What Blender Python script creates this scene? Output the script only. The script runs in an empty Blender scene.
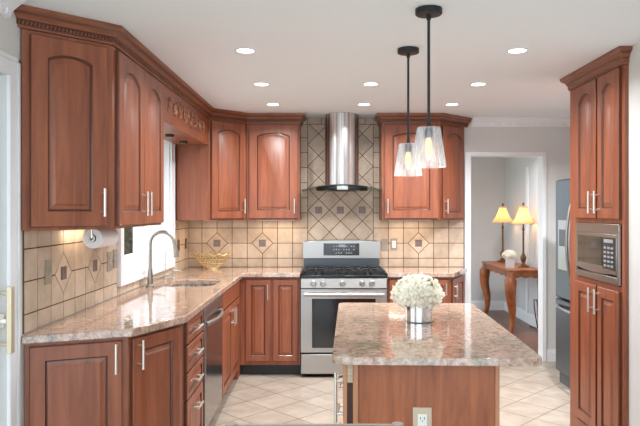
import bpy, bmesh, math, random
from mathutils import Vector, Matrix
random.seed(7)
PI = math.pi
C = bpy.context.scene.collection
S = bpy.context.scene

# ------------------------------------------------------------------ camera, world, exposure
CH = 1.485
cam_d = bpy.data.cameras.new('camera'); cam_d.lens = 36.0; cam_d.sensor_width = 36.0
cam_d.shift_x = -8/640; cam_d.shift_y = -3/640; cam_d.clip_start = 0.05
cam = bpy.data.objects.new('camera', cam_d); C.objects.link(cam)
cam.location = (0, 0, CH); cam.rotation_euler = (PI/2, 0, 0)
S.camera = cam
w = bpy.data.worlds.new('daylight'); S.world = w; w.use_nodes = True
bg = w.node_tree.nodes['Background']
bg.inputs[0].default_value = (0.80, 0.92, 1.0, 1); bg.inputs[1].default_value = 2.4
S.view_settings.view_transform = 'Standard'; S.view_settings.look = 'None'
S.view_settings.gamma = 1.0; S.view_settings.use_curve_mapping = False
S.view_settings.exposure = 0.50
DOWN_W = 8.5       # each recessed ceiling lamp, scaled up for the added fill lights
UNDER_W = 0.85       # lamps under the wall cabinets

# ------------------------------------------------------------------ materials
def lin(c):
    r = []
    for v in c[:3]:
        v = v/255.0
        r.append(v/12.92 if v <= 0.04045 else ((v+0.055)/1.055)**2.4)
    return (r[0], r[1], r[2], 1.0)
def newmat(name):
    m = bpy.data.materials.new(name); m.use_nodes = True
    nt = m.node_tree
    return m, nt, nt.nodes['Principled BSDF']
def mat(name, col, rough=0.5, metal=0.0, coat=0.0, emis=None, estr=0.0, spec=0.5, bump=0.0, bscale=80, var=0.0, vscale=6.0):
    m, nt, b = newmat(name)
    b.inputs['Base Color'].default_value = lin(col)
    b.inputs['Roughness'].default_value = rough; b.inputs['Metallic'].default_value = metal
    b.inputs['Coat Weight'].default_value = coat; b.inputs['Coat Roughness'].default_value = 0.12
    b.inputs['Specular IOR Level'].default_value = spec
    if emis: b.inputs['Emission Color'].default_value = lin(emis); b.inputs['Emission Strength'].default_value = estr
    tc = nt.nodes.new('ShaderNodeTexCoord')
    n = nt.nodes.new('ShaderNodeTexNoise'); n.inputs['Scale'].default_value = vscale; n.inputs['Detail'].default_value = 4
    nt.links.new(tc.outputs['Object'], n.inputs['Vector'])
    hs = nt.nodes.new('ShaderNodeHueSaturation'); hs.inputs['Color'].default_value = lin(col)
    mr = nt.nodes.new('ShaderNodeMapRange'); mr.inputs['To Min'].default_value = 1-var; mr.inputs['To Max'].default_value = 1+var
    mr.inputs['From Min'].default_value = 0.3; mr.inputs['From Max'].default_value = 0.7
    nt.links.new(n.outputs['Fac'], mr.inputs['Value']); nt.links.new(mr.outputs['Result'], hs.inputs['Value'])
    nt.links.new(hs.outputs['Color'], b.inputs['Base Color'])
    if bump:
        n2 = nt.nodes.new('ShaderNodeTexNoise'); n2.inputs['Scale'].default_value = bscale
        nt.links.new(tc.outputs['Object'], n2.inputs['Vector'])
        bp = nt.nodes.new('ShaderNodeBump'); bp.inputs['Strength'].default_value = bump; bp.inputs['Distance'].default_value = 0.002
        nt.links.new(n2.outputs['Fac'], bp.inputs['Height']); nt.links.new(bp.outputs['Normal'], b.inputs['Normal'])
    return m
def ramp(nt, stops):
    r = nt.nodes.new('ShaderNodeValToRGB'); e = r.color_ramp.elements
    while len(e) < len(stops): e.new(0.5)
    for i, (p, c) in enumerate(stops): e[i].position = p; e[i].color = lin(c)
    return r
def wood(name, dark, light, scale=(14, 14, 1.1), rough=0.42, coat=0.22):
    m, nt, b = newmat(name)
    tc = nt.nodes.new('ShaderNodeTexCoord'); mp = nt.nodes.new('ShaderNodeMapping')
    mp.inputs['Scale'].default_value = scale
    nt.links.new(tc.outputs['Object'], mp.inputs['Vector'])
    n = nt.nodes.new('ShaderNodeTexNoise'); n.inputs['Scale'].default_value = 1.6; n.inputs['Detail'].default_value = 7; n.inputs['Roughness'].default_value = 0.62; n.inputs['Distortion'].default_value = 0.8
    nt.links.new(mp.outputs['Vector'], n.inputs['Vector'])
    r = ramp(nt, [(0.28, dark), (0.72, light)])
    nt.links.new(n.outputs['Fac'], r.inputs['Fac']); nt.links.new(r.outputs['Color'], b.inputs['Base Color'])
    b.inputs['Roughness'].default_value = rough; b.inputs['Coat Weight'].default_value = coat; b.inputs['Coat Roughness'].default_value = 0.34
    return m

M = {}
M['cherry'] = wood('cherry_wood', (118, 62, 40), (162, 93, 62))
M['cherry_rail'] = wood('cherry_wood_crown', (108, 58, 38), (152, 90, 58), scale=(3, 3, 14))
M['cherry_panel'] = wood('cherry_island_panel', (132, 68, 38), (182, 106, 64), scale=(13, 3, 1.6), rough=0.45, coat=0.1)
M['cherry_edge'] = wood('pale_cherry_edge', (176, 116, 80), (200, 142, 104), coat=0.1)
M['cherry_edge_dark'] = wood('carved_cherry', (140, 88, 64), (176, 122, 92), coat=0.3)
M['table_wood'] = wood('honey_brown_wood', (112, 52, 20), (176, 96, 38), scale=(6, 2, 6))
M['dark_recess'] = mat('dark_recess_brown', (66, 34, 26), 0.5)  # dark brown of the rope channel and of the island's painted gap shade
M['groove'] = mat('shade_line_brown', (92, 48, 31), 0.35, coat=0.4)  # darker brown that paints shade lines into grooves, door edges and crown bands
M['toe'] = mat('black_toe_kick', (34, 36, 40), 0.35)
M['wall'] = mat('wall_paint', (214, 213, 210), 0.75, var=0.01)
M['wall_hall'] = mat('hall_wall_paint', (212, 211, 213), 0.75, var=0.01)
M['ceil'] = mat('ceiling_paint', (238, 243, 248), 0.85)
M['white'] = mat('white_trim_paint', (236, 237, 240), 0.35)
M['vinyl'] = mat('white_vinyl', (240, 242, 245), 0.3)
def chimney_mat():
    m, nt, b = newmat('brushed_chimney_steel'); b.inputs['Metallic'].default_value = 1.0; b.inputs['Roughness'].default_value = 0.34
    tc = nt.nodes.new('ShaderNodeTexCoord'); mp = nt.nodes.new('ShaderNodeMapping'); mp.inputs['Scale'].default_value = (45, 45, 0.3)
    n = nt.nodes.new('ShaderNodeTexNoise'); n.inputs['Scale'].default_value = 1.0; n.inputs['Detail'].default_value = 3
    nt.links.new(tc.outputs['Object'], mp.inputs['Vector']); nt.links.new(mp.outputs['Vector'], n.inputs['Vector'])
    r = ramp(nt, [(0.36, (150, 149, 148)), (0.62, (236, 234, 232))]); nt.links.new(n.outputs['Fac'], r.inputs['Fac']); nt.links.new(r.outputs['Color'], b.inputs['Base Color'])
    return m
M['steel_chimney'] = chimney_mat()
M['steel'] = mat('stainless_steel', (180, 177, 174), 0.33, 1.0, var=0.03, vscale=3)
M['steel_dark'] = mat('dark_steel', (96, 100, 104), 0.33, 1.0)
M['nickel'] = mat('brushed_nickel', (228, 224, 216), 0.36, 1.0)
M['faucet'] = mat('faucet_nickel', (158, 150, 140), 0.36, 1.0)
M['black'] = mat('black_enamel', (18, 19, 21), 0.25)
M['iron'] = mat('cast_iron', (26, 26, 28), 0.6)
M['blackmetal'] = mat('black_metal', (38, 40, 42), 0.45, 0.3)
M['bglass'] = mat('black_glass', (22, 23, 26), 0.06, 0.0, coat=0.6)
M['dwglass'] = mat('dishwasher_front', (160, 160, 160), 0.16, 0.95)
M['fridge'] = mat('slate_stainless', (86, 90, 94), 0.3, 0.85)
M['fridge_side'] = mat('grey_fridge_side', (84, 87, 92), 0.45)
M['plate'] = mat('nickel_switch_plate', (168, 158, 144), 0.45, 0.5)
M['plate_tan'] = mat('tan_plate', (206, 184, 160), 0.4)
M['plate_grey'] = mat('grey_plate', (158, 150, 142), 0.4)
M['plastic'] = mat('white_plastic', (238, 236, 230), 0.35)
M['slot'] = mat('outlet_slot', (60, 55, 50), 0.5)
M['paper'] = mat('paper_towel', (240, 240, 240), 0.9, bump=0.4, bscale=200)
M['gold'] = mat('brass_wire', (206, 180, 134), 0.4, 0.35)
M['bronze'] = mat('antique_bronze', (112, 78, 48), 0.35, 0.6, var=0.25, vscale=40)
M['brass'] = mat('brass_handle', (198, 184, 158), 0.4, 0.3)
def petal(name, c):
    m, nt, b = newmat(name); b.inputs['Base Color'].default_value = lin(c); b.inputs['Roughness'].default_value = 0.7
    t = nt.nodes.new('ShaderNodeBsdfTranslucent'); t.inputs[0].default_value = lin(c)
    mx = nt.nodes.new('ShaderNodeMixShader'); mx.inputs[0].default_value = 0.35
    nt.links.new(b.outputs[0], mx.inputs[1]); nt.links.new(t.outputs[0], mx.inputs[2]); nt.links.new(mx.outputs[0], nt.nodes['Material Output'].inputs['Surface'])
    return m
M['petal'] = petal('white_petals', (255, 251, 238))
M['petal2'] = petal('ivory_petals', (248, 242, 228))
M['ceramic'] = mat('white_ceramic', (226, 224, 222), 0.35)
M['stem'] = mat('green_stem', (96, 120, 70), 0.6)
M['mirror'] = mat('silvered_glass', (214, 216, 218), 0.07, 0.95)
M['vent_metal'] = M['steel']
M['cord'] = mat('black_cord', (30, 28, 28), 0.6)
M['grout'] = mat('brown_grout', (84, 64, 50), 0.9, bump=0.3)
M['leaf'] = mat('green_leaves', (20, 40, 20), 0.8, var=0.5, vscale=14)
M['chair'] = wood('greyed_wood', (140, 118, 104), (172, 150, 134), scale=(3, 3, 10), rough=0.5, coat=0)
M['bulb_lit'] = mat('lit_bulb', (255, 216, 160), 0.3, emis=(255, 206, 140), estr=1.05)
M['led'] = mat('lit_diffuser', (255, 255, 255), 0.4, emis=(255, 252, 246), estr=6.0)
M['puck'] = mat('puck_metal', (70, 62, 58), 0.35, 0.7)
M['display'] = mat('oven_display', (34, 36, 40), 0.15, coat=0.5)
M['digit'] = mat('key_markings', (150, 154, 160), 0.4)

def tile_mat(name, base, inset=False):
    m, nt, b = newmat(name)
    tc = nt.nodes.new('ShaderNodeTexCoord'); g = nt.nodes.new('ShaderNodeNewGeometry')
    n = nt.nodes.new('ShaderNodeTexNoise'); n.inputs['Scale'].default_value = 9; n.inputs['Detail'].default_value = 8; n.inputs['Roughness'].default_value = 0.65
    nt.links.new(tc.outputs['Object'], n.inputs['Vector'])
    add = nt.nodes.new('ShaderNodeMath'); add.operation = 'MULTIPLY_ADD'; add.inputs[1].default_value = 0.22
    nt.links.new(g.outputs['Random Per Island'], add.inputs[0]); nt.links.new(n.outputs['Fac'], add.inputs[2])
    d = [max(0, v-22) for v in base]; l = [min(255, v+14) for v in base]
    r = ramp(nt, [(0.35, d), (0.80, l)])
    nt.links.new(add.outputs[0], r.inputs['Fac']); nt.links.new(r.outputs['Color'], b.inputs['Base Color'])
    b.inputs['Roughness'].default_value = 0.42
    bp = nt.nodes.new('ShaderNodeBump'); bp.inputs['Strength'].default_value = 0.25; bp.inputs['Distance'].default_value = 0.003
    nt.links.new(n.outputs['Fac'], bp.inputs['Height']); nt.links.new(bp.outputs['Normal'], b.inputs['Normal'])
    return m
M['tile'] = tile_mat('travertine_tile', (200, 179, 157))
M['inset'] = mat('pewter_inset', (128, 112, 108), 0.4, 0.3, bump=0.6, bscale=120, var=0.25, vscale=60)

def granite():
    m, nt, b = newmat('pink_green_granite')
    tc = nt.nodes.new('ShaderNodeTexCoord')
    def noise(s, d, ro, di=0.0, sc=(1, 1, 1)):
        mp = nt.nodes.new('ShaderNodeMapping'); mp.inputs['Scale'].default_value = sc; mp.inputs['Rotation'].default_value = (0, 0, 0.5)
        nt.links.new(tc.outputs['Object'], mp.inputs['Vector'])
        n = nt.nodes.new('ShaderNodeTexNoise'); n.inputs['Scale'].default_value = s; n.inputs['Detail'].default_value = d
        n.inputs['Roughness'].default_value = ro; n.inputs['Distortion'].default_value = di
        nt.links.new(mp.outputs['Vector'], n.inputs['Vector']); return n
    n1 = noise(5, 9, 0.72, 1.2, (1, 2.2, 1)); n2 = noise(28, 8, 0.85); n3 = noise(4.5, 6, 0.7, 0.8)
    r1 = ramp(nt, [(0.33, (84, 74, 66)), (0.41, (154, 120, 98)), (0.49, (196, 148, 122)), (0.58, (166, 116, 90)), (0.68, (204, 190, 172))])
    nt.links.new(n1.outputs['Fac'], r1.inputs['Fac'])
    r2 = ramp(nt, [(0.38, (64, 60, 58)), (0.46, (158, 136, 122)), (0.58, (216, 202, 188))])
    nt.links.new(n2.outputs['Fac'], r2.inputs['Fac'])
    mx = nt.nodes.new('ShaderNodeMix'); mx.data_type = 'RGBA'; mx.blend_type = 'MIX'; mx.inputs[0].default_value = 0.52
    nt.links.new(r1.outputs['Color'], mx.inputs[6]); nt.links.new(r2.outputs['Color'], mx.inputs[7])
    r3 = ramp(nt, [(0.50, (0, 0, 0)), (0.78, (255, 255, 255))])
    nt.links.new(n3.outputs['Fac'], r3.inputs['Fac'])
    mx2 = nt.nodes.new('ShaderNodeMix'); mx2.data_type = 'RGBA'; mx2.blend_type = 'MULTIPLY'
    mx2.inputs[7].default_value = lin((146, 184, 164))
    nt.links.new(r3.outputs['Color'], mx2.inputs[0]); nt.links.new(mx.outputs[2], mx2.inputs[6])
    nt.links.new(mx2.outputs[2], b.inputs['Base Color'])
    b.inputs['Roughness'].default_value = 0.09; b.inputs['Specular IOR Level'].default_value = 0.75; b.inputs['Coat Weight'].default_value = 0.35; b.inputs['Coat Roughness'].default_value = 0.03
    return m
M['granite'] = granite()

def floor_mat():
    m, nt, b = newmat('diagonal_cream_floor_tile')
    tc = nt.nodes.new('ShaderNodeTexCoord'); sp = nt.nodes.new('ShaderNodeSeparateXYZ')
    nt.links.new(tc.outputs['Object'], sp.inputs[0])
    def mth(op, a, bb=None, c=None):
        n = nt.nodes.new('ShaderNodeMath'); n.operation = op
        for i, v in enumerate((a, bb, c)):
            if v is None: continue
            if isinstance(v, (int, float)): n.inputs[i].default_value = v
            else: nt.links.new(v, n.inputs[i])
        return n.outputs[0]
    u = mth('DIVIDE', mth('SUBTRACT', mth('SUBTRACT', sp.outputs[1], sp.outputs[0]), 3.92), 0.42)
    v = mth('DIVIDE', mth('SUBTRACT', mth('ADD', sp.outputs[1], sp.outputs[0]), 4.34), 0.42)
    def edge(t): return mth('ABSOLUTE', mth('SUBTRACT', mth('SUBTRACT', t, mth('FLOOR', t)), 0.5))
    e = mth('MAXIMUM', edge(u), edge(v))
    g = mth('GREATER_THAN', e, 0.4885)
    cmb = nt.nodes.new('ShaderNodeCombineXYZ')
    nt.links.new(mth('FLOOR', u), cmb.inputs[0]); nt.links.new(mth('FLOOR', v), cmb.inputs[1])
    wn = nt.nodes.new('ShaderNodeTexWhiteNoise'); nt.links.new(cmb.outputs[0], wn.inputs['Vector'])
    n = nt.nodes.new('ShaderNodeTexNoise'); n.inputs['Scale'].default_value = 7; n.inputs['Detail'].default_value = 8; n.inputs['Distortion'].default_value = 0.6
    nt.links.new(tc.outputs['Object'], n.inputs['Vector'])
    f = mth('MULTIPLY_ADD', wn.outputs['Value'], 0.10, mth('SUBTRACT', n.outputs['Fac'], 0.05))
    r = ramp(nt, [(0.32, (154, 140, 126)), (0.7, (174, 161, 147))])
    nt.links.new(f, r.inputs['Fac'])
    mx = nt.nodes.new('ShaderNodeMix'); mx.data_type = 'RGBA'; mx.inputs[7].default_value = lin((98, 84, 70))
    nt.links.new(g, mx.inputs[0]); nt.links.new(r.outputs['Color'], mx.inputs[6])
    nt.links.new(mx.outputs[2], b.inputs['Base Color']); b.inputs['Roughness'].default_value = 0.35
    bp = nt.nodes.new('ShaderNodeBump'); bp.invert = True; bp.inputs['Strength'].default_value = 0.4; bp.inputs['Distance'].default_value = 0.003
    nt.links.new(g, bp.inputs['Height']); nt.links.new(bp.outputs['Normal'], b.inputs['Normal'])
    return m
M['floor'] = floor_mat()
def plank_mat():
    m, nt, b = newmat('dark_oak_planks')
    tc = nt.nodes.new('ShaderNodeTexCoord'); mp = nt.nodes.new('ShaderNodeMapping'); mp.inputs['Rotation'].default_value = (0, 0, PI/2)
    nt.links.new(tc.outputs['Object'], mp.inputs['Vector'])
    br = nt.nodes.new('ShaderNodeTexBrick'); br.inputs['Scale'].default_value = 1.0
    br.inputs['Brick Width'].default_value = 0.9; br.inputs['Row Height'].default_value = 0.085; br.inputs['Mortar Size'].default_value = 0.0015
    br.inputs['Color1'].default_value = lin((104, 62, 40)); br.inputs['Color2'].default_value = lin((132, 82, 54)); br.inputs['Mortar'].default_value = lin((50, 28, 20))
    nt.links.new(mp.outputs['Vector'], br.inputs['Vector']); nt.links.new(br.outputs['Color'], b.inputs['Base Color'])
    b.inputs['Roughness'].default_value = 0.3
    return m
M['planks'] = plank_mat()
def see_through(name, tint, fac, rough=0.03, body=(235, 238, 240), bump=False, add=0.6, metal=0.0):
    m, nt, b = newmat(name)
    b.inputs['Base Color'].default_value = lin(body); b.inputs['Roughness'].default_value = rough; b.inputs['Metallic'].default_value = metal
    t = nt.nodes.new('ShaderNodeBsdfTransparent'); t.inputs[0].default_value = tint
    mx = nt.nodes.new('ShaderNodeMixShader')
    lw = nt.nodes.new('ShaderNodeLayerWeight'); lw.inputs['Blend'].default_value = 0.35
    mr = nt.nodes.new('ShaderNodeMapRange'); mr.inputs['To Min'].default_value = fac; mr.inputs['To Max'].default_value = min(1, fac+add)
    nt.links.new(lw.outputs['Facing'], mr.inputs['Value']); nt.links.new(mr.outputs['Result'], mx.inputs[0])
    nt.links.new(t.outputs[0], mx.inputs[1]); nt.links.new(b.outputs[0], mx.inputs[2])
    nt.links.new(mx.outputs[0], nt.nodes['Material Output'].inputs['Surface'])
    if bump:
        tc = nt.nodes.new('ShaderNodeTexCoord'); n = nt.nodes.new('ShaderNodeTexNoise'); n.inputs['Scale'].default_value = 45
        nt.links.new(tc.outputs['Object'], n.inputs['Vector'])
        bp = nt.nodes.new('ShaderNodeBump'); bp.inputs['Strength'].default_value = 0.5; bp.inputs['Distance'].default_value = 0.004
        nt.links.new(n.outputs['Fac'], bp.inputs['Height']); nt.links.new(bp.outputs['Normal'], b.inputs['Normal']); nt.links.new(bp.outputs['Normal'], lw.inputs['Normal'])
        mp = nt.nodes.new('ShaderNodeMapping'); mp.inputs['Scale'].default_value = (55, 55, 4); nt.links.new(tc.outputs['Object'], mp.inputs['Vector'])
        n3 = nt.nodes.new('ShaderNodeTexNoise'); n3.inputs['Scale'].default_value = 1.0; nt.links.new(mp.outputs['Vector'], n3.inputs['Vector'])
        m3 = nt.nodes.new('ShaderNodeMapRange'); m3.inputs['From Min'].default_value = 0.45; m3.inputs['From Max'].default_value = 0.68; m3.inputs['To Max'].default_value = 0.34; nt.links.new(n3.outputs['Fac'], m3.inputs['Value'])
        ad = nt.nodes.new('ShaderNodeMath'); ad.operation = 'ADD'; ad.use_clamp = True; nt.links.new(mr.outputs['Result'], ad.inputs[0]); nt.links.new(m3.outputs['Result'], ad.inputs[1]); nt.links.new(ad.outputs[0], mx.inputs[0])
    return m
M['pane'] = see_through('window_glass', (1, 1, 1, 1), 0.03, add=0.12, metal=1.0)
M['seeded'] = see_through('seeded_glass', (0.95, 0.96, 0.97, 1), 0.10, 0.12, body=(225, 228, 232), bump=True)
M['hoodglass'] = see_through('hood_glass', (0.62, 0.68, 0.66, 1), 0.16, 0.05, body=(120, 132, 130))
def shade_mat():
    m, nt, b = newmat('lit_cream_shade')
    b.inputs['Base Color'].default_value = lin((240, 208, 156)); b.inputs['Roughness'].default_value = 0.8
    b.inputs['Emission Color'].default_value = lin((255, 208, 140)); b.inputs['Emission Strength'].default_value = 0.28
    t = nt.nodes.new('ShaderNodeBsdfTranslucent'); t.inputs[0].default_value = lin((255, 226, 176))
    mx = nt.nodes.new('ShaderNodeMixShader'); mx.inputs[0].default_value = 0.5
    nt.links.new(b.outputs[0], mx.inputs[1]); nt.links.new(t.outputs[0], mx.inputs[2])
    nt.links.new(mx.outputs[0], nt.nodes['Material Output'].inputs['Surface'])
    return m
M['shade'] = shade_mat()

# ------------------------------------------------------------------ mesh helpers (world coordinates unless said)
WL = {}
def wl(o): return WL.get(o.name, Vector((0, 0, 0))) if o else Vector((0, 0, 0))
def tag(o, label=None, cat=None, group=None, kind=None):
    if label: o['label'] = label
    if cat: o['category'] = cat
    if group: o['group'] = group
    if kind: o['kind'] = kind
    return o
def thing(name, label, cat, loc=(0, 0, 0), group=None, kind=None):
    o = bpy.data.objects.new(name, None); o.empty_display_size = 0.1; C.objects.link(o); o.location = loc
    WL[o.name] = Vector(loc); return tag(o, label, cat, group, kind)
class MB:
    def __init__(s): s.bm = bmesh.new()
    def face(s, vs):
        try: return s.bm.faces.new(vs)
        except ValueError: return None
    def box(s, x0, x1, y0, y1, z0, z1):
        if x0 > x1: x0, x1 = x1, x0
        if y0 > y1: y0, y1 = y1, y0
        v = [s.bm.verts.new(p) for p in ((x0, y0, z0), (x1, y0, z0), (x1, y1, z0), (x0, y1, z0), (x0, y0, z1), (x1, y0, z1), (x1, y1, z1), (x0, y1, z1))]
        for f in ((0, 3, 2, 1), (4, 5, 6, 7), (0, 1, 5, 4), (1, 2, 6, 5), (2, 3, 7, 6), (3, 0, 4, 7)): s.face([v[i] for i in f])
        return s
    def prism(s, poly, z0, z1):
        a = [s.bm.verts.new((p[0], p[1], z0)) for p in poly]; b = [s.bm.verts.new((p[0], p[1], z1)) for p in poly]
        n = len(poly); s.face(a[::-1]); s.face(b)
        for i in range(n): s.face([a[i], a[(i+1) % n], b[(i+1) % n], b[i]])
        return s
    def extr(s, pts, off):
        off = Vector(off); a = [s.bm.verts.new(p) for p in pts]; b = [s.bm.verts.new(Vector(p)+off) for p in pts]
        n = len(pts); s.face(a[::-1]); s.face(b)
        for i in range(n): s.face([a[i], a[(i+1) % n], b[(i+1) % n], b[i]])
        return s
    def rings(s, rings, cap0=True, cap1=True, close=True):
        R = [[s.bm.verts.new(p) for p in r] for r in rings]
        n = len(R[0])
        for a, b in zip(R, R[1:]):
            for i in range(n if close else n-1): s.face([a[i], a[(i+1) % n], b[(i+1) % n], b[i]])
        if cap0: s.face(R[0][::-1])
        if cap1: s.face(R[-1])
        return s
    def tube(s, pts, r, seg=8, caps=True):
        pts = [Vector(p) for p in pts]; n = len(pts)
        rs = r if isinstance(r, (list, tuple)) else [r]*n
        rings = []; up = None
        for i, p in enumerate(pts):
            t = (pts[min(i+1, n-1)]-pts[max(i-1, 0)]).normalized()
            if up is None:
                up = Vector((0, 0, 1)) if abs(t.z) < 0.9 else Vector((1, 0, 0))
            a = t.cross(up).normalized(); b_ = a.cross(t).normalized(); up = b_
            rings.append([p+(a*math.cos(2*PI*k/seg)+b_*math.sin(2*PI*k/seg))*rs[i] for k in range(seg)])
        return s.rings(rings, caps, caps)
    def lathe(s, prof, c=(0, 0), seg=24, cap0=True, cap1=True):
        rings = [[(c[0]+r*math.cos(2*PI*k/seg), c[1]+r*math.sin(2*PI*k/seg), z) for k in range(seg)] for r, z in prof]
        return s.rings(rings, cap0, cap1)
    def ball(s, c, r, u=12, v=8, sc=(1, 1, 1)):
        mt = Matrix.Translation(c) @ Matrix.Diagonal((sc[0], sc[1], sc[2], 1))
        bmesh.ops.create_uvsphere(s.bm, u_segments=u, v_segments=v, radius=r, matrix=mt); return s
    def build(s, name, m, parent=None, local=False, bevel=0, smooth=True, seg=2, angle=38, solid=0):
        bmesh.ops.recalc_face_normals(s.bm, faces=s.bm.faces)
        me = bpy.data.meshes.new(name)
        if not local:
            off = wl(parent); 
            for v in s.bm.verts: v.co -= off
        s.bm.to_mesh(me); s.bm.free(); me.materials.append(m)
        if smooth:
            for p in me.polygons: p.use_smooth = True
            me.set_sharp_from_angle(angle=math.radians(angle))
        o = bpy.data.objects.new(name, me); C.objects.link(o)
        if parent: o.parent = parent
        WL[o.name] = Vector(wl(parent))
        if solid:
            md = o.modifiers.new('solid', 'SOLIDIFY'); md.thickness = solid; md.offset = 0
        if bevel:
            md = o.modifiers.new('bevel', 'BEVEL'); md.width = bevel; md.segments = seg; md.limit_method = 'ANGLE'; md.angle_limit = math.radians(40)
        return o
def copy_tree(o, parent=None):
    c = o.copy(); C.objects.link(c); c.parent = parent
    WL[c.name] = WL.get(o.name, Vector())
    for ch in [x for x in bpy.data.objects if x.parent == o]: copy_tree(ch, c)
    return c
def arc(cx, cz, r, a0, a1, n): return [(cx+r*math.cos(a0+(a1-a0)*i/n), cz+r*math.sin(a0+(a1-a0)*i/n)) for i in range(n+1)]

# ------------------------------------------------------------------ the setting
XL, YB, ZC = -1.37, 6.275, CH+0.899
XR, YW = 1.667, 3.55          # wall in front of the tall cabinet
XA = 2.80                     # alcove side wall
YF = -0.9
def struct(mb, name, m, bevel=0): return tag(mb.build(name, m, bevel=bevel), kind='structure')
mb = MB(); mb.box(-1.55, 2.95, YF, YB+0.12, -0.08, 0); struct(mb, 'floor', M['floor'])
mb = MB(); mb.box(-1.55, 4.2, YB+0.121, 9.62, -0.08, 0.0); struct(mb, 'floor_hallway', M['planks'])
mb = MB(); mb.box(-1.55, 4.2, YF, 9.62, ZC, ZC+0.1); struct(mb, 'ceiling', M['ceil'])
# left wall with the patio door and the sink window
D0, D1, DZ = 0.85, 2.725, 2.06
W0, W1, WZ0, WZ1 = 4.235, 5.53, 1.045, 2.12
mb = MB()
mb.box(XL-0.16, XL, YF, D0, 0, ZC); mb.box(XL-0.16, XL, D0, D1, DZ, ZC); mb.box(XL-0.16, XL, D1, W0, 0, ZC)
mb.box(XL-0.16, XL, W0, W1, 0, WZ0); mb.box(XL-0.16, XL, W0, W1, WZ1, ZC); mb.box(XL-0.16, XL, W1, YB+0.12, 0, ZC)
wall_left = struct(mb, 'wall_left', M['wall'])
OX0, OX1, OZ = 1.387, 2.112, 2.024
mb = MB()
mb.box(XL, OX0, YB, YB+0.12, 0, ZC); mb.box(OX1, XA+0.12, YB, YB+0.12, 0, ZC); mb.box(OX0, OX1, YB, YB+0.12, OZ, ZC)
wall_back = struct(mb, 'wall_back', M['wall'])
mb = MB(); mb.box(XR, XR+0.12, YF, YW-0.002, 0, ZC); struct(mb, 'wall_right', M['wall'])
mb = MB(); mb.box(XR+0.12, XA, YW-0.12, YW-0.002, 0, ZC); mb.box(XA, XA+0.12, YW-0.12, YB, 0, ZC); struct(mb, 'wall_alcove', M['wall'])
mb = MB(); mb.box(0.5, 2.75, 9.5, 9.62, 0, ZC); struct(mb, 'wall_hallway_end', M['wall_hall'])
mb = MB(); mb.box(2.63, 2.75, YB+0.12, 9.5, 0, ZC); struct(mb, 'wall_hallway_right', M['wall_hall'])
# baseboards
def base_prof(mb, a, b, out, h=0.12):
    a = Vector(a); b = Vector(b); out = Vector(out)
    for (t0, t1, z0, z1) in ((0.0, 0.016, 0, h-0.03), (0.0, 0.011, h-0.03, h-0.012), (0.0, 0.007, h-0.012, h)):
        p = [a+out*t0, b+out*t0, b+out*t1, a+out*t1]
        mb.prism([(q.x, q.y) for q in p], z0, z1)
mb = MB(); base_prof(mb, (OX1+0.03, YB), (XA, YB), (0, -1)); struct(mb, 'baseboard_back', M['white'])
mb = MB(); base_prof(mb, (0.6, 9.5), (2.612, 9.5), (0, -1), 0.14); base_prof(mb, (2.63, YB+0.13), (2.63, 9.5), (-1, 0), 0.14); struct(mb, 'baseboard_hallway', M['white'])
mb = MB(); base_prof(mb, (XR, YF), (XR, YW-0.01), (-1, 0)); struct(mb, 'baseboard_right', M['white'])
# opening casing
mb = MB()
mb.box(OX0-0.048, OX0, YB-0.016, YB, 0, OZ+0.028); mb.box(OX1, OX1+0.026, YB-0.016, YB, 0, OZ+0.028); mb.box(OX0, OX1, YB-0.016, YB, OZ, OZ+0.028)
mb.box(OX0, OX0+0.012, YB-0.016, YB+0.125, 0, OZ); mb.box(OX1-0.012, OX1, YB-0.016, YB+0.125, 0, OZ); mb.box(OX0+0.012, OX1-0.012, YB-0.016, YB+0.125, OZ-0.012, OZ)
struct(mb, 'trim_1', M['white'], bevel=0.003)
# white crown with dentils, back wall right of the cabinets
mb = MB()
prof = [(0, 0), (0.085, 0), (0.085, -0.012), (0.06, -0.03), (0.03, -0.055), (0.02, -0.085), (0, -0.085)]
mb.extr([(1.40, YB-o, ZC+z) for o, z in prof], (XA-1.40, 0, 0))
x = 1.42
while x < XA-0.05:
    mb.box(x, x+0.03, YB-0.034, YB-0.015, ZC-0.078, ZC-0.045); x += 0.055
struct(mb, 'trim_2', M['white'])
mb = MB()
mb.extr([(XL+o, YF, ZC+z) for o, z in prof], (0, 2.72-YF, 0))
y = YF+0.05
while y < 2.68:
    mb.box(XL+0.015, XL+0.034, y, y+0.03, ZC-0.078, ZC-0.045); y += 0.055
struct(mb, 'trim_3', M['white'])
# hallway vertical trim on the right wall
mb = MB(); mb.box(2.612, 2.63, 8.38, 8.46, 0.14, 2.05); struct(mb, 'trim_4', M['white'])

# patio door
mb = MB()
mb.box(XL, XL+0.012, D1, D1+0.098, 0, DZ+0.09); mb.box(XL, XL+0.012, D0-0.098, D0, 0, DZ+0.09); mb.box(XL, XL+0.012, D0, D1, DZ, DZ+0.09)
mb.box(XL+0.012, XL+0.017, D1+0.07, D1+0.093, 0, DZ+0.09); mb.box(XL+0.012, XL+0.017, D1, D1+0.014, 0, DZ)
mb.box(XL+0.012, XL+0.017, D0, D1, DZ, DZ+0.012); mb.box(XL+0.012, XL+0.017, D0-0.095, D1+0.093, DZ+0.066, DZ+0.088)
struct(mb, 'trim_5', M['white'], bevel=0.003)
door = thing('door_1', None, None, (XL-0.08, 1.8, 0)); door['kind'] = 'structure'
mb = MB()
for (a, b) in ((D0, D0+0.10), (D1-0.10, D1), (1.76, 1.86)): mb.box(XL-0.10, XL-0.03, a, b, 0.06, DZ)
for (a, b) in ((D0+0.10, 1.76), (1.86, D1-0.10)): mb.box(XL-0.10, XL-0.03, a, b, 0.06, 0.18); mb.box(XL-0.10, XL-0.03, a, b, DZ-0.1, DZ)
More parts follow.
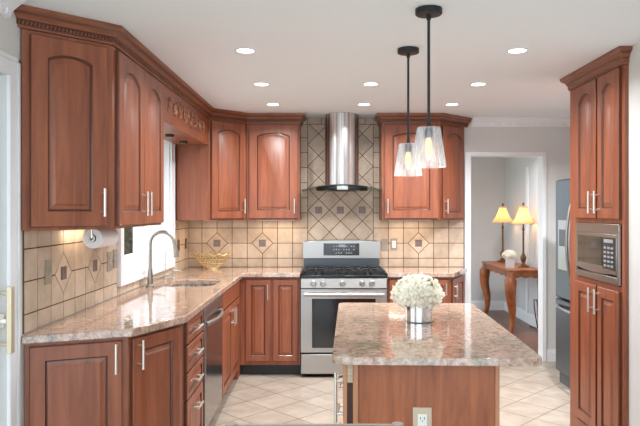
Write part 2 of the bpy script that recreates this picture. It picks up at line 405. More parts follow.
mb.box(XL-0.12, XL-0.01, D0, D1, 0, 0.06)
mb.build('door_frame', M['vinyl'], door, bevel=0.004)
mb = MB(); mb.box(XL-0.07, XL-0.062, D0+0.10, 1.76, 0.18, DZ-0.1); mb.box(XL-0.07, XL-0.062, 1.86, D1-0.10, 0.18, DZ-0.1); mb.build('door_glass', M['pane'], door)
mb = MB(); mb.tube([(XL-0.028, 2.70, 1.14), (XL+0.035, 2.685, 1.13)], 0.007); mb.tube([(XL-0.028, 2.70, 0.92), (XL+0.035, 2.685, 0.92)], 0.007)
mb.box(XL+0.03, XL+0.052, 2.665, 2.695, 0.885, 1.165); h = mb.build('door_handle', M['brass'], door, bevel=0.006)
mb = MB(); mb.box(XL-0.03, XL+0.004, 2.655, 2.70, 0.99, 1.045); mb.tube([(XL, 2.675, 1.02), (XL+0.028, 2.675, 1.02)], 0.010, 10); mb.build('door_latch', M['plastic'], door, bevel=0.003)

# sink window
win = thing('window_1', None, None, (XL-0.1, 4.9, 1.0)); win['kind'] = 'structure'
mb = MB()
cz0, cz1 = WZ0-0.058, WZ1+0.08
mb.box(XL, XL+0.022, W0-0.092, W0, cz0, cz1); mb.box(XL, XL+0.022, W1, W1+0.088, cz0, cz1)
mb.box(XL, XL+0.022, W0, W1, cz0, WZ0); mb.box(XL, XL+0.022, W0, W1, WZ1, cz1)
mb.box(XL+0.022, XL+0.030, W0-0.092, W0-0.07, cz0, cz1); mb.box(XL+0.022, XL+0.030, W1+0.066, W1+0.088, cz0, cz1); mb.box(XL+0.022, XL+0.030, W0-0.07, W1+0.066, cz0, cz0+0.018)
mb.build('window_casing', M['white'], win, bevel=0.003)
mb = MB()
mb.box(XL-0.16, XL, W0, W0+0.012, WZ0, WZ1); mb.box(XL-0.16, XL, W1-0.012, W1, WZ0, WZ1); mb.box(XL-0.16, XL, W0, W1, WZ0, WZ0+0.012); mb.box(XL-0.16, XL, W0, W1, WZ1-0.012, WZ1)
mb.build('window_jamb', M['white'], win)
for i, (a, b) in enumerate(((W0+0.013, 5.10), (5.102, W1-0.013))):
    mb = MB(); f = 0.06; z0, z1 = WZ0+0.014, WZ1-0.014
    r = 0.10 if i == 0 else f
    mb.box(XL-0.155, XL-0.10, a, a+f, z0, z1); mb.box(XL-0.155, XL-0.10, b-r if i == 0 else b-f, b, z0, z1)
    bb = b-(r if i == 0 else f)
    mb.box(XL-0.155, XL-0.10, a+f, bb, z0, z0+0.09); mb.box(XL-0.155, XL-0.10, a+f, bb, z1-f, z1)
    sash = mb.build('window_sash', M['vinyl'], win, bevel=0.004)
    mb = MB(); mb.box(XL-0.130, XL-0.124, a+f, bb, z0+0.09, z1-f); mb.build('window_pane', M['pane'], sash)

# ------------------------------------------------------------------ tiles
def clip_half(poly, n, d):         # keep n.p <= d
    out = []
    for i in range(len(poly)):
        a, b = poly[i], poly[(i+1) % len(poly)]
        da, db = n[0]*a[0]+n[1]*a[1]-d, n[0]*b[0]+n[1]*b[1]-d
        if da <= 1e-9: out.append(a)
        if (da < -1e-9 and db > 1e-9) or (da > 1e-9 and db < -1e-9):
            t = da/(da-db); out.append((a[0]+(b[0]-a[0])*t, a[1]+(b[1]-a[1])*t))
    return out
def clip_rect(poly, x0, x1, z0, z1):
    for n, d in (((-1, 0), -x0), ((1, 0), x1), ((0, -1), -z0), ((0, 1), z1)):
        poly = clip_half(poly, n, d)
        if len(poly) < 3: return []
    return poly
def inset(poly, g):
    q = poly; area = sum(a[0]*b[1]-b[0]*a[1] for a, b in zip(poly, poly[1:]+poly[:1]))
    if area < 0: poly = poly[::-1]; q = poly
    for a, b in zip(poly, poly[1:]+poly[:1]):
        dx, dz = b[0]-a[0], b[1]-a[1]; L = math.hypot(dx, dz)
        if L < 1e-6: continue
        n = (dz/L, -dx/L); q = clip_half(q, n, n[0]*a[0]+n[1]*a[1]-g)
        if len(q) < 3: return []
    return q
G = 0.0031; T = 0.148; HD = 0.104
class Tiles:
    def __init__(s, to3, out): s.mb = MB(); s.ins = MB(); s.to3 = to3; s.out = Vector(out)
    def add(s, poly, mb=None, h=0.006, g=G):
        poly = inset(poly, g)
        if len(poly) < 3: return
        xs = [p[0] for p in poly]; zs = [p[1] for p in poly]
        if max(xs)-min(xs) < 0.004 or max(zs)-min(zs) < 0.004: return
        mb = mb or s.mb
        mb.extr([s.to3(*p) for p in poly], s.out*h)
    def grid(s, u0, u1, z0, z1, uo, zo, diamonds=()):
        i0 = math.floor((u0-uo)/T)-1; i1 = math.ceil((u1-uo)/T)+1
        j0 = math.floor((z0-zo)/T)-1; j1 = math.ceil((z1-zo)/T)+1
        for i in range(i0, i1):
            for j in range(j0, j1):
                a, b = uo+i*T, zo+j*T
                p = [(a, b), (a+T, b), (a+T, b+T), (a, b+T)]
                for (cu, cz) in diamonds:
                    mx, mz = a+T/2, b+T/2
                    if abs(mx-cu) < T and abs(mz-cz) < T:
                        sx = 1 if mx > cu else -1; sz = 1 if mz > cz else -1
                        p = clip_half(p, (-sx, -sz), -(sx*cu+sz*cz)-HD)
                p = clip_rect(p, u0, u1, z0, z1) if len(p) > 2 else []
                if p: s.add(p)
        for (cu, cz) in diamonds:
            s.diamond(cu, cz, HD, True, (u0, u1, z0, z1))
    def diamond(s, cu, cz, hd, ins, clip):
        p = clip_rect([(cu, cz-hd), (cu+hd, cz), (cu, cz+hd), (cu-hd, cz)], *clip)
        if len(p) > 2: s.add(p)
        if ins:
            q = 0.034; s.add([(cu-q, cz-q), (cu+q, cz-q), (cu+q, cz+q), (cu-q, cz+q)], s.ins, 0.0085, 0)
            for k in (-0.5, 0.5):                       # pressed relief on the inset
                s.ins.extr([s.to3(cu+k*q-0.008, cz-q*0.85), s.to3(cu+k*q+0.008, cz-q*0.85), s.to3(cu+k*q+0.008, cz+q*0.85), s.to3(cu+k*q-0.008, cz+q*0.85)], s.out*0.0105)
ZT = 0.9265; ZR = 1.1605; ZU = 1.40
PX0, PX1, PZ1 = -0.199, 0.443, 2.325
tb = Tiles(lambda u, z: (u, YB, z), (0, -1, 0))
tb.grid(XL+0.002, -0.347, ZT, ZU, PX0, ZR, [(PX0-6*T, ZR), (PX0-3*T, ZR)])
tb.grid(-0.347, PX0, ZT, PZ1, PX0, ZR)
tb.grid(PX1, PX1+T, ZT, PZ1, PX1, ZR)
tb.grid(PX1+T, OX0-0.05, ZT, ZU, PX1, ZR, [(PX1+3*T, ZR)])
hd = (PX1-PX0)/6
for i in range(0, 7):
    for j in range(-7, 10):
        if (i+j) % 2: tb.diamond(PX0+hd*i, 1.484+hd*j, hd, (j == 0 and i in (1, 3, 5)), (PX0, PX1, ZT, PZ1))
u = -0.347
while u < PX1+T:
    tb.add([(u, PZ1), (min(u+0.142, PX1+T), PZ1), (min(u+0.142, PX1+T), ZC), (u, ZC)]); u += 0.142
tb_o = tb.mb.build('wall_tile', M['tile'], wall_back); tb_i = tb.ins.build('tile_inset', M['inset'], wall_back)
mb = MB(); mb.box(XL+0.001, OX0-0.05, YB-0.003, YB+0.001, ZT, ZU); mb.box(-0.347, PX1+T, YB-0.003, YB+0.001, ZU, ZC-0.001); mb.build('tile_grout', M['grout'], wall_back)
tl = Tiles(lambda u, z: (XL, u, z), (1, 0, 0))
y0 = 3.302; dm = [(y0, ZR), (y0+3*T, ZR), (y0+17*T, ZR)]
tl.grid(2.875, W0-0.094, ZT, ZU, y0, ZR, dm[:2]); tl.grid(W0-0.094, W1+0.09, ZT, cz0-0.001, y0, ZR); tl.grid(W1+0.09, YB-0.007, ZT, ZU, y0, ZR)
tl.mb.build('wall_tile', M['tile'], wall_left); tl.ins.build('tile_inset', M['inset'], wall_left)
mb = MB(); mb.box(XL-0.001, XL+0.003, 2.87, W0-0.093, ZT, ZU); mb.box(XL-0.001, XL+0.003, W0-0.093, W1+0.089, ZT, cz0-0.001); mb.box(XL-0.001, XL+0.003, W1+0.089, YB-0.004, ZT, ZU); mb.build('tile_grout', M['grout'], wall_left)

# ------------------------------------------------------------------ cabinet doors and handles
def handle(door, hx, hz, L=0.135, vert=True, t=0.02, out=0.030, r=0.0068):
    mb = MB(); y = -t-out
    if vert:
        mb.tube([(hx, y, hz-L/2), (hx, y, hz+L/2)], r, 10)
        for s in (-1, 1): mb.tube([(hx, -t+0.001, hz+s*L*0.33), (hx, y, hz+s*L*0.33)], r*0.8, 8)
    else:
        mb.tube([(hx-L/2, y, hz), (hx+L/2, y, hz)], r, 10)
        for s in (-1, 1): mb.tube([(hx+s*L*0.33, -t+0.001, hz), (hx+s*L*0.33, y, hz)], r*0.8, 8)
    return mb.build('handle', M['nickel'], door, local=True)
def front(parent, name, pos, ang, w_, h_, arch=0.0, stile=0.055, flat=False, t=0.02, m=None):
    """raised-panel door or drawer front; pos = world position of its lower left corner at the back, seen from the front"""
    N = 12
    def loop(d, y, panel):
        if not panel:
            xs0, xs1, zb, zt, ri = d, w_-d, d, h_-d, 0
        else:
            s_ = stile+d; xs0, xs1, zb, ri = s_, w_-s_, s_, arch
            zt = h_-stile-d-arch
        P = [(xs0, y, zb), (xs1, y, zb)]
        for k in range(N+1):
            u_ = k/N; x_ = xs1+(xs0-xs1)*u_
            zz = zt+ri*math.sin(PI*u_)**0.8 if panel and ri else zt
            P.append((x_, y, zz))
        return P
    mb = MB()
    rg = [loop(0, 0, 0), loop(0, -t+0.004, 0), loop(0.004, -t, 0)]
    if not flat:
        rg += [loop(0, -t, 1), loop(0.003, -t+0.003, 1), loop(0.007, -t+0.010, 1), loop(0.012, -t+0.010, 1), loop(0.032, -t+0.002, 1), loop(0.035, -t+0.0005, 1)]
    mb.rings(rg)
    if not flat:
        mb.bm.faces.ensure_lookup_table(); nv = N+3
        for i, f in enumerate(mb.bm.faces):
            if 3*nv <= i < 6*nv or 1 <= i <= nv: f.material_index = 1  # panel grooves and door edges get the painted shade colour
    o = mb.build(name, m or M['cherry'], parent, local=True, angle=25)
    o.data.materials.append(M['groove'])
    o.location = Vector(pos)-wl(parent); o.rotation_euler = (0, 0, ang); WL[o.name] = Vector(pos)
    return o
UB, UT = 1.392, 2.292             # wall cabinet bottom and top of box
def offset_poly(pts, d):
    """offset an open polyline by d to its right-hand side (seen from above)"""
    out = []; n = len(pts)
    for i in range(n):
        dirs = []
        if i > 0: dirs.append((Vector(pts[i])-Vector(pts[i-1])).normalized())
        if i < n-1: dirs.append((Vector(pts[i+1])-Vector(pts[i])).normalized())
        ns = [Vector((q.y, -q.x)) for q in dirs]
        if len(ns) == 1: out.append(Vector(pts[i])+ns[0]*d)
        else:
            m_ = (ns[0]+ns[1]).normalized(); out.append(Vector(pts[i])+m_*(d/m_.dot(ns[0])))
    return out
CROWN = [(0.0, 2.293), (0.006, 2.293), (0.008, 2.302), (0.012, 2.305), (0.012, 2.325), (0.018, 2.330), (0.020, 2.338), (0.030, 2.350), (0.042, 2.358), (0.050, 2.366), (0.052, 2.3825), (0.0, 2.3825)]
def crown(name, label, path, cat='crown molding', rope=True, group=None, snap=None, snapy=None):
    global offset_poly_
    def off(o):
        q = offset_poly(path, o)
        if snap is not None:      # first point slides along its edge direction until it meets the wall plane
            d = (Vector(path[1])-Vector(path[0])).normalized(); q[0] = q[0]-d*((q[0].x-snap)/d.x)
        if snapy is not None:
            d = (Vector(path[-1])-Vector(path[-2])).normalized(); q[-1] = q[-1]+d*((snapy-q[-1].y)/d.y)
        return q
    mb = MB(); cols = [off(o) for o, z in CROWN]
    rings = []
    for i in range(len(path)): rings.append([(cols[k][i].x, cols[k][i].y, CROWN[k][1]) for k in range(len(CROWN))])
    mb.rings(rings)
    c = Vector((path[0][0], path[0][1], 2.293)); root = thing(name, label, cat, c, group)
    K = len(CROWN)
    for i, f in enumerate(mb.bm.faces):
        if i < K*(len(path)-1) and i % K in (4, 7): f.material_index = 1  # dark shade lines coloured into the crown
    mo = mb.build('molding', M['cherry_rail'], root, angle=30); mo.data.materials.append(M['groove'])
    if rope:
        mb = MB(); pl = off(0.012)
        for a, b in zip(pl, pl[1:]):
            L = (b-a).length; n = int(L/0.017); d = (b-a)/max(L, 1e-6); nn = Vector((d.y, -d.x))
            for k in range(n):
                p = a+d*(k+0.5)*L/n
                q = [p-d*0.005, p+d*0.002, p+d*0.002+nn*0.004, p-d*0.005+nn*0.004]
                sh = d*0.004
                lo = [(v.x, v.y, 2.3075) for v in q]; hi = [(v.x+sh.x, v.y+sh.y, 2.3225) for v in q]
                mb.rings([lo, hi])
        mb.build('rope_band', M['cherry_rail'], root)
        mb = MB(); 
        rg = [[(p.x, p.y, 2.306), (p.x, p.y, 2.324), (q.x, q.y, 2.324), (q.x, q.y, 2.306)] for p, q in zip(off(0.0115), off(0.0128))]
        mb.rings(rg); mb.build('rope_channel', M['dark_recess'], root)
    return root
LX = -1.055                       # face of the left wall cabinets
GW = 'wall cabinets left of the range'
crown('crown_molding', 'cherry crown molding with rope band running along the left cabinets and round the corner', [(XL+0.003, 2.832), (LX, 3.14), (LX, 5.665), (-0.76, 5.96), (-0.265, 5.96), (-0.265, YB-0.003)], snap=XL+0.001)
crown('crown_molding', 'short cherry crown molding over the wall cabinets right of the range hood', [(0.50, YB-0.003), (0.50, 5.96), (1.043, 5.96), (1.335, 6.25)], snapy=YB-0.002)
crown('crown_molding', 'cherry crown molding capping the tall pantry cabinet', [(1.80, 4.35), (1.645, 4.35), (1.645, 3.552), (1.666, 3.552)], rope=False)

def cab(name, label, poly, z0, z1, cat='cabinet', group=None, m=None):
    cx = sum(p[0] for p in poly)/len(poly); cy = sum(p[1] for p in poly)/len(poly)
    root = thing(name, label, cat, (cx, cy, z0), group)
    mb = MB(); mb.prism(poly, z0, z1); mb.build('body', m or M['cherry'], root, bevel=0.0015, seg=1)
    return root
e = 0.0012
# near-left wall cabinet with the angled face
a42 = math.atan2(0.30, 0.306)
r1 = cab('wall_cabinet', 'angled cherry wall cabinet at the near left end, with one tall arched door', [(XL+0.009, 2.84), (LX, 3.14), (LX, 3.158), (XL+0.009, 3.158)], UB, UT)
d = front(r1, 'door', (XL+0.009+0.036*math.cos(a42), 2.84+0.036*math.sin(a42)-0.001, UB+0.014), a42, 0.354, 0.866, 0.025, 0.072)
handle(d, 0.328, 0.115)
# two-door wall cabinet on the left wall
r2 = cab('wall_cabinet', 'two-door arched cherry wall cabinet on the left wall beside the window', [(XL+0.009, 3.16), (LX, 3.16), (LX, 4.05), (XL+0.009, 4.05)], UB, UT)
d = front(r2, 'door', (LX, 3.175, UB+0.014), PI/2, 0.43, 0.872, 0.05, 0.07); handle(d, 0.395, 0.115)
d = front(r2, 'door', (LX, 3.612, UB+0.014), PI/2, 0.425, 0.872, 0.05, 0.07); handle(d, 0.035, 0.115)
# valance over the window with carved applique
vz = 2.055
v = thing('window_valance', 'cherry valance board with carved scroll applique spanning above the sink window', 'valance', (LX, 4.85, vz))
mb = MB(); mb.box(LX-0.02, LX, 4.052, 5.658, vz, UT); mb.box(XL+0.032, LX-0.021, 4.052, 5.658, vz+0.005, vz+0.023); mb.build('board', M['cherry'], v, bevel=0.002)
mb = MB()
def scroll(cy, cz, r0, turns, s, ph=0.0):
    pts = []
    n = int(18*turns)
    for k in range(n+1):
        t = k/n; rr = r0*(1-0.85*t); a = ph+s*2*PI*turns*t
        pts.append((LX+0.005, cy+rr*math.cos(a), cz+rr*math.sin(a)))
    mb.tube(pts, [0.009-0.003*k/n for k in range(n+1)], 6)
zc = 2.185; yc = 4.82
for s in (-1, 1):
    for k, (dy, rr) in enumerate(((0.13, 0.055), (0.28, 0.050), (0.43, 0.044), (0.57, 0.036))):
        scroll(yc+s*dy, zc+(0.008 if k % 2 else -0.008), rr, 1.4, s*(1 if k % 2 else -1), PI/2 if k % 2 else -PI/2)
        mb.ball((LX+0.005, yc+s*dy, zc), 0.013, 8, 6, (0.7, 1, 1))
    for k in range(7):
        y_ = yc+s*(0.07+0.088*k); lf = 0.042-0.002*k
        mb.ball((LX+0.003, y_, zc+(0.038 if k % 2 else -0.038)), lf, 8, 6, (0.25, 0.8, 0.42))
for k in range(7):
    a = PI*k/6; mb.ball((LX+0.004, yc+0.035*math.cos(a), zc+0.01+0.035*math.sin(a)), 0.02, 8, 6, (0.35, 0.55, 0.9))
mb.ball((LX+0.006, yc, zc), 0.022, 10, 8, (0.5, 1, 1)); mb.build('applique', M['cherry_edge_dark'], v)
for (yy) in (4.89, 5.36):
    t_ = thing('puck_light', 'small round bronze puck light under the valance, ' + ('nearer one' if yy < 5.1 else 'farther one, beside the corner cabinet'), 'light', (-1.21, yy, vz+0.004), 'puck lights under the valance')
    mb = MB(); mb.lathe([(0.034, vz+0.004), (0.036, vz-0.004), (0.028, vz-0.014)], (-1.21, yy), 20); mb.build('housing', M['puck'], t_)
    mb = MB(); mb.lathe([(0.022, vz-0.0141), (0.020, vz-0.016)], (-1.21, yy), 16); mb.build('lens', M['bglass'], t_)
# diagonal corner wall cabinet
r3 = cab('wall_cabinet', 'diagonal corner cherry wall cabinet with narrow arched door, right of the window', [(XL+0.032, 5.665), (LX, 5.665), (-0.762, 5.958), (-0.762, YB-0.012), (XL+0.009, YB-0.012), (XL+0.009, 5.72), (XL+0.032, 5.72)], UB, UT)
d = front(r3, 'door', (LX+0.014*1.0, 5.665+0.014, UB+0.014), PI/4, 0.375, 0.872, 0.035, 0.065); handle(d, 0.345, 0.115)
# back wall, left of the hood
r4 = cab('wall_cabinet', 'single-door arched cherry wall cabinet directly left of the range hood', [(-0.760, 5.96), (-0.265, 5.96), (-0.265, YB-0.009), (-0.760, YB-0.009)], UB, UT)
d = front(r4, 'door', (-0.735, 5.96, UB+0.014), 0, 0.455, 0.872, 0.03, 0.075); handle(d, 0.425, 0.115)
# back wall, right of the hood
r5 = cab('wall_cabinet', 'single-door arched cherry wall cabinet directly right of the range hood, behind the pendants', [(0.50, 5.96), (1.041, 5.96), (1.041, YB-0.009), (0.50, YB-0.009)], UB, UT)
d = front(r5, 'door', (0.525, 5.96, UB+0.014), 0, 0.50, 0.872, 0.03, 0.075); handle(d, 0.03, 0.115)
r6 = cab('wall_cabinet', 'angled end cherry wall cabinet next to the white doorway casing', [(1.043, 5.96), (1.33, 6.247), (1.33, YB-0.009), (1.043, YB-0.009)], UB, UT)
d = front(r6, 'door', (1.043+0.02, 5.98, UB+0.014), PI/4, 0.35, 0.868, 0.04, 0.055); handle(d, 0.03, 0.115)

# ------------------------------------------------------------------ base cabinets
SZ0, SZ1, BT = 0.886, 0.926, 0.885
slab = [(XL+0.002, 2.84), (-0.92, 3.016), (-0.75, 3.40), (-0.75, 5.68)]
face = offset_poly([(XL+0.002, 2.84), (-0.92, 3.016), (-0.75, 3.40), (-0.75, 5.68)], -0.04)
q0, q1, q2 = face[0], face[1], face[2]
q0 = Vector((XL+0.003, q0.y+0.0))
FX = -0.79
b1 = cab('base_cabinet', 'angled cherry base cabinet with two doors at the near left end of the counter', [(q0.x, q0.y), (q1.x, q1.y), (q2.x, q2.y), (XL+0.003, q2.y)], 0.10, BT)
def seg_door(parent, a, b, m0, m1, z0, z1, name='door', **k):
    a = Vector(a); b = Vector(b); dd = (b-a).normalized(); L = (b-a).length; p = a+dd*m0
    return front(parent, name, (p.x, p.y, z0), math.atan2(dd.y, dd.x), L-m0-m1, z1-z0, **k), L-m0-m1
d, L = seg_door(b1, q0, q1, 0.022, 0.03, 0.115, 0.868, stile=0.065); handle(d, L-0.03, 0.675, 0.14)
d, L = seg_door(b1, q1, q2, 0.012, 0.022, 0.115, 0.868, stile=0.06); handle(d, 0.035, 0.675, 0.14)
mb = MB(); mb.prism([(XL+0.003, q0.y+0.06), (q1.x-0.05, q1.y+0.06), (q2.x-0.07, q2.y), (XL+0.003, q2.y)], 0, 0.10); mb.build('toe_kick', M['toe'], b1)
def box_cab(name, label, x0, x1, y0, y1, toe, cat='cabinet', **k):
    r = cab(name, label, [(x0, y0), (x1, y0), (x1, y1), (x0, y1)], 0.10, BT, cat, **k)
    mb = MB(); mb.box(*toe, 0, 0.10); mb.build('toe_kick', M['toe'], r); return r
b2 = box_cab('drawer_cabinet', 'narrow cherry base cabinet with four drawers next to the dishwasher', XL+0.003, FX, q2.y+0.002, 3.966, (XL+0.003, FX-0.07, q2.y+0.002, 3.966))
for (z0, z1) in ((0.745, 0.872), (0.592, 0.735), (0.44, 0.582), (0.115, 0.43)):
    d = front(b2, 'drawer', (FX, 3.505, z0), PI/2, 0.445, z1-z0, stile=0.03 if z1-z0 < 0.2 else 0.05)
    handle(d, 0.2225, (z1-z0)/2 if z1-z0 < 0.2 else 0.235, 0.13, False)
b3 = box_cab('sink_cabinet', 'cherry sink base cabinet with a false front over two doors, right of the dishwasher', XL+0.003, FX, 4.654, 5.60, (XL+0.003, FX-0.07, 4.654, 5.60))
# open the top of the sink cabinet for the basin: replace the body by a frame
for ch in [o for o in bpy.data.objects if o.parent == b3 and o.name.startswith('body')]: bpy.data.objects.remove(ch)
mb = MB(); mb.box(XL+0.003, FX, 4.654, 5.60, 0.10, 0.68); mb.box(FX-0.02, FX, 4.654, 5.60, 0.68, BT); mb.box(XL+0.003, FX-0.02, 4.654, 4.66, 0.68, BT); mb.box(XL+0.003, FX-0.02, 5.58, 5.60, 0.68, BT)
mb.build('body', M['cherry'], b3)
d = front(b3, 'false_front', (FX, 4.68, 0.742), PI/2, 0.90, 0.13, flat=True)
d = front(b3, 'door', (FX, 4.68, 0.115), PI/2, 0.445, 0.615); handle(d, 0.41, 0.52, 0.14)
d = front(b3, 'door', (FX, 5.135, 0.115), PI/2, 0.445, 0.615); handle(d, 0.035, 0.52, 0.14)
# dishwasher
dw = thing('dishwasher', 'stainless dishwasher with curved bow handle between the drawers and the sink cabinet', 'dishwasher', (FX, 4.31, 0))
mb = MB(); mb.box(XL+0.01, FX-0.012, 3.972, 4.648, 0.08, 0.878); mb.build('tub', M['blackmetal'], dw)
mb = MB(); mb.box(FX-0.01, FX+0.022, 3.978, 4.642, 0.10, 0.80); mb.build('door', M['dwglass'], dw, bevel=0.004)
mb = MB(); mb.box(FX-0.01, FX+0.026, 3.978, 4.642, 0.803, 0.874); mb.build('control_panel', M['steel'], dw, bevel=0.004)
mb = MB(); mb.box(FX+0.0225, FX+0.0255, 3.978, 4.02, 0.10, 0.80); mb.build('edge_trim', M['steel'], dw)
mb = MB()
pts = [(FX+0.024+0.038*math.sin(PI*k/16), 4.03+0.56*k/16, 0.765) for k in range(17)]
mb.tube(pts, 0.014, 10); mb.build('handle', M['steel'], dw)
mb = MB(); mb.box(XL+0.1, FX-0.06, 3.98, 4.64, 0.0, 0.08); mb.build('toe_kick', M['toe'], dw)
# back run left of range
BY = 5.72
b4 = box_cab('base_cabinet', 'two-door cherry base cabinet between the sink run and the range', FX+0.001, -0.2475, BY, YB-0.01, (FX+0.001, -0.2475, BY+0.06, YB-0.01))
d = front(b4, 'door', (-0.735, BY, 0.135), 0, 0.225, 0.728, stile=0.05); handle(d, 0.20, 0.62, 0.14)
d = front(b4, 'door', (-0.492, BY, 0.135), 0, 0.225, 0.728, stile=0.05)
b5 = cab('corner_cabinet', 'blind corner base cabinet under the corner of the counter', [(XL+0.003, 5.602), (FX, 5.602), (FX, YB-0.01), (XL+0.003, YB-0.01)], 0.0, BT)
# back run right of range
b6 = cab('base_cabinet', 'cherry base cabinet directly right of the range, behind the flowers', [(0.5275, BY), (1.095, BY), (1.30, 6.16), (1.30, YB-0.01), (0.5275, YB-0.01)], 0.10, BT)
d = front(b6, 'door', (0.545, BY, 0.135), 0, 0.26, 0.728, stile=0.05); handle(d, 0.03, 0.62, 0.13)
d = front(b6, 'door', (0.825, BY, 0.135), 0, 0.25, 0.728, stile=0.05); handle(d, 0.225, 0.65, 0.11)
d, L = seg_door(b6, (1.095, BY), (1.30, 6.16), 0.02, 0.03, 0.135, 0.863, stile=0.055); handle(d, 0.03, 0.62, 0.13)
mb = MB(); mb.prism([(0.5275, BY+0.06), (1.06, BY+0.06), (1.26, 6.18), (1.26, YB-0.01), (0.5275, YB-0.01)], 0, 0.10); mb.build('toe_kick', M['toe'], b6)

# worktops
def slab_mesh(outer, holes, z0, z1, r=0.006):
    mb = MB(); bm = mb.bm; edges = []
    for lp in [outer]+holes:
        vs = [bm.verts.new((p[0], p[1], z1)) for p in lp]
        edges += [bm.edges.new((vs[i], vs[(i+1) % len(vs)])) for i in range(len(vs))]
    res = bmesh.ops.triangle_fill(bm, use_beauty=True, use_dissolve=False, edges=edges)
    fs = [g for g in res['geom'] if isinstance(g, bmesh.types.BMFace)]
    ex = bmesh.ops.extrude_face_region(bm, geom=fs)
    for g in ex['geom']:
        if isinstance(g, bmesh.types.BMVert): g.co.z = z0
    return mb
def rrect(x0, x1, y0, y1, r, n=5):
    out = []
    for cx, cy, a in ((x1-r, y0+r, -PI/2), (x1-r, y1-r, 0), (x0+r, y1-r, PI/2), (x0+r, y0+r, PI)):
        out += [(cx+r*math.cos(a+PI/2*k/n), cy+r*math.sin(a+PI/2*k/n)) for k in range(n+1)]
    return out
SX0, SX1, SY0, SY1 = -1.235, -0.845, 4.675, 5.14
hole = rrect(SX0, SX1, SY0, SY1, 0.09)
outer = [(XL+0.007, 2.84), (-0.92, 3.016), (-0.75, 3.40), (-0.75, 5.68), (-0.2475, 5.68), (-0.2475, YB-0.008), (XL+0.007, YB-0.008)]
mb = slab_mesh(outer, [hole], SZ0, SZ1)
o = mb.build('countertop', M['granite'], bevel=0.006, seg=3); tag(o, 'L-shaped pink and green granite countertop with the sink, left of the range', 'countertop')
mb = slab_mesh([(0.5275, 5.68), (1.12, 5.68), (1.335, 6.15), (1.335, YB-0.008), (0.5275, YB-0.008)], [], SZ0, SZ1)
o = mb.build('countertop', M['granite'], bevel=0.006, seg=3); tag(o, 'short granite countertop right of the range, behind the flowers', 'countertop')
# sink basin
sk = thing('kitchen_sink', 'undermount stainless sink basin set in the granite under the window', 'sink', (-1.04, 4.86, 0.72))
def hr(g, z): return [(p[0], p[1], z) for p in rrect(SX0-g, SX1+g, SY0-g, SY1+g, 0.09+g)]
mb = MB(); mb.rings([hr(0.012, 0.8845), hr(0.012, 0.882), hr(0.006, 0.70), hr(-0.06, 0.690), hr(-0.062, 0.695), hr(0.002, 0.72), hr(0.006, 0.8845)], False, False); mb.rings([hr(-0.062, 0.694)], True, False)
mb.build('basin', M['steel_chimney'], sk)
mb = MB(); mb.lathe([(0.045, 0.695), (0.045, 0.699), (0.03, 0.700)], (-1.04, 4.86), 20); mb.build('drain', M['steel_dark'], sk)
# faucet
fx, fy = -1.295, 4.66
fa = thing('kitchen_faucet', 'tall brushed nickel gooseneck kitchen faucet behind the sink', 'faucet', (fx, fy, SZ1+0.001))
mb = MB(); mb.lathe([(0.030, SZ1+0.001), (0.030, SZ1+0.008), (0.020, SZ1+0.016), (0.018, SZ1+0.10), (0.014, SZ1+0.13)], (fx, fy), 20)
R_ = 0.085; zt = 1.325-R_
pts = [(fx, fy, SZ1+0.12), (fx, fy, 1.1), (fx, fy, zt)]+[(fx+R_-R_*math.cos(PI*k/14), fy+0.02*k/14, zt+R_*math.sin(PI*k/14)) for k in range(1, 14)]+[(fx+2*R_+0.006, fy+0.02, zt-0.02)]
mb.tube(pts, 0.0125, 12); mb.build('neck', M['faucet'], fa)
mb = MB(); mb.tube([(fx+2*R_+0.006, fy+0.02, zt-0.015), (fx+2*R_+0.012, fy+0.02, zt-0.05), (fx+2*R_+0.016, fy+0.02, zt-0.10)], [0.015, 0.018, 0.019], 12); mb.build('spray_head', M['faucet'], fa)
mb = MB(); mb.tube([(fx, fy, SZ1+0.06), (fx+0.035, fy+0.03, SZ1+0.062), (fx+0.10, fy+0.05, SZ1+0.075)], [0.011, 0.008, 0.006], 8); mb.build('lever', M['faucet'], fa)
ft = thing('filter_faucet', 'slim polished filtered-water tap beyond the tall faucet', 'faucet', (-1.325, 5.21, SZ1+0.001))
mb = MB(); X_, Y_ = -1.325, 5.21
mb.lathe([(0.018, SZ1+0.001), (0.018, SZ1+0.006), (0.010, SZ1+0.012), (0.009, SZ1+0.03)], (X_, Y_), 16)
mb.tube([(X_, Y_, SZ1+0.02), (X_, Y_, 1.13)]+[(X_+0.035-0.035*math.cos(PI*k/10), Y_, 1.13+0.035*math.sin(PI*k/10)) for k in range(1, 11)]+[(X_+0.07, Y_, 1.12)], 0.005, 8); mb.build('neck', M['nickel'], ft)
mb = MB(); mb.tube([(X_, Y_, SZ1+0.025), (X_+0.045, Y_-0.02, SZ1+0.03)], 0.0045, 8); mb.build('lever', M['nickel'], ft)
sd = thing('soap_dispenser', 'short nickel soap dispenser pump beside the sink', 'soap dispenser', (-1.262, 5.23, SZ1+0.001))
mb = MB(); mb.lathe([(0.020, SZ1+0.001), (0.020, SZ1+0.006), (0.011, SZ1+0.010), (0.010, SZ1+0.05), (0.013, SZ1+0.055), (0.013, SZ1+0.072)], (-1.262, 5.23), 16); mb.build('pump', M['nickel'], sd)
mb = MB(); mb.tube([(-1.262, 5.23, SZ1+0.066), (-1.205, 5.22, SZ1+0.064), (-1.20, 5.22, SZ1+0.056)], 0.005, 8); mb.build('spout', M['nickel'], sd)
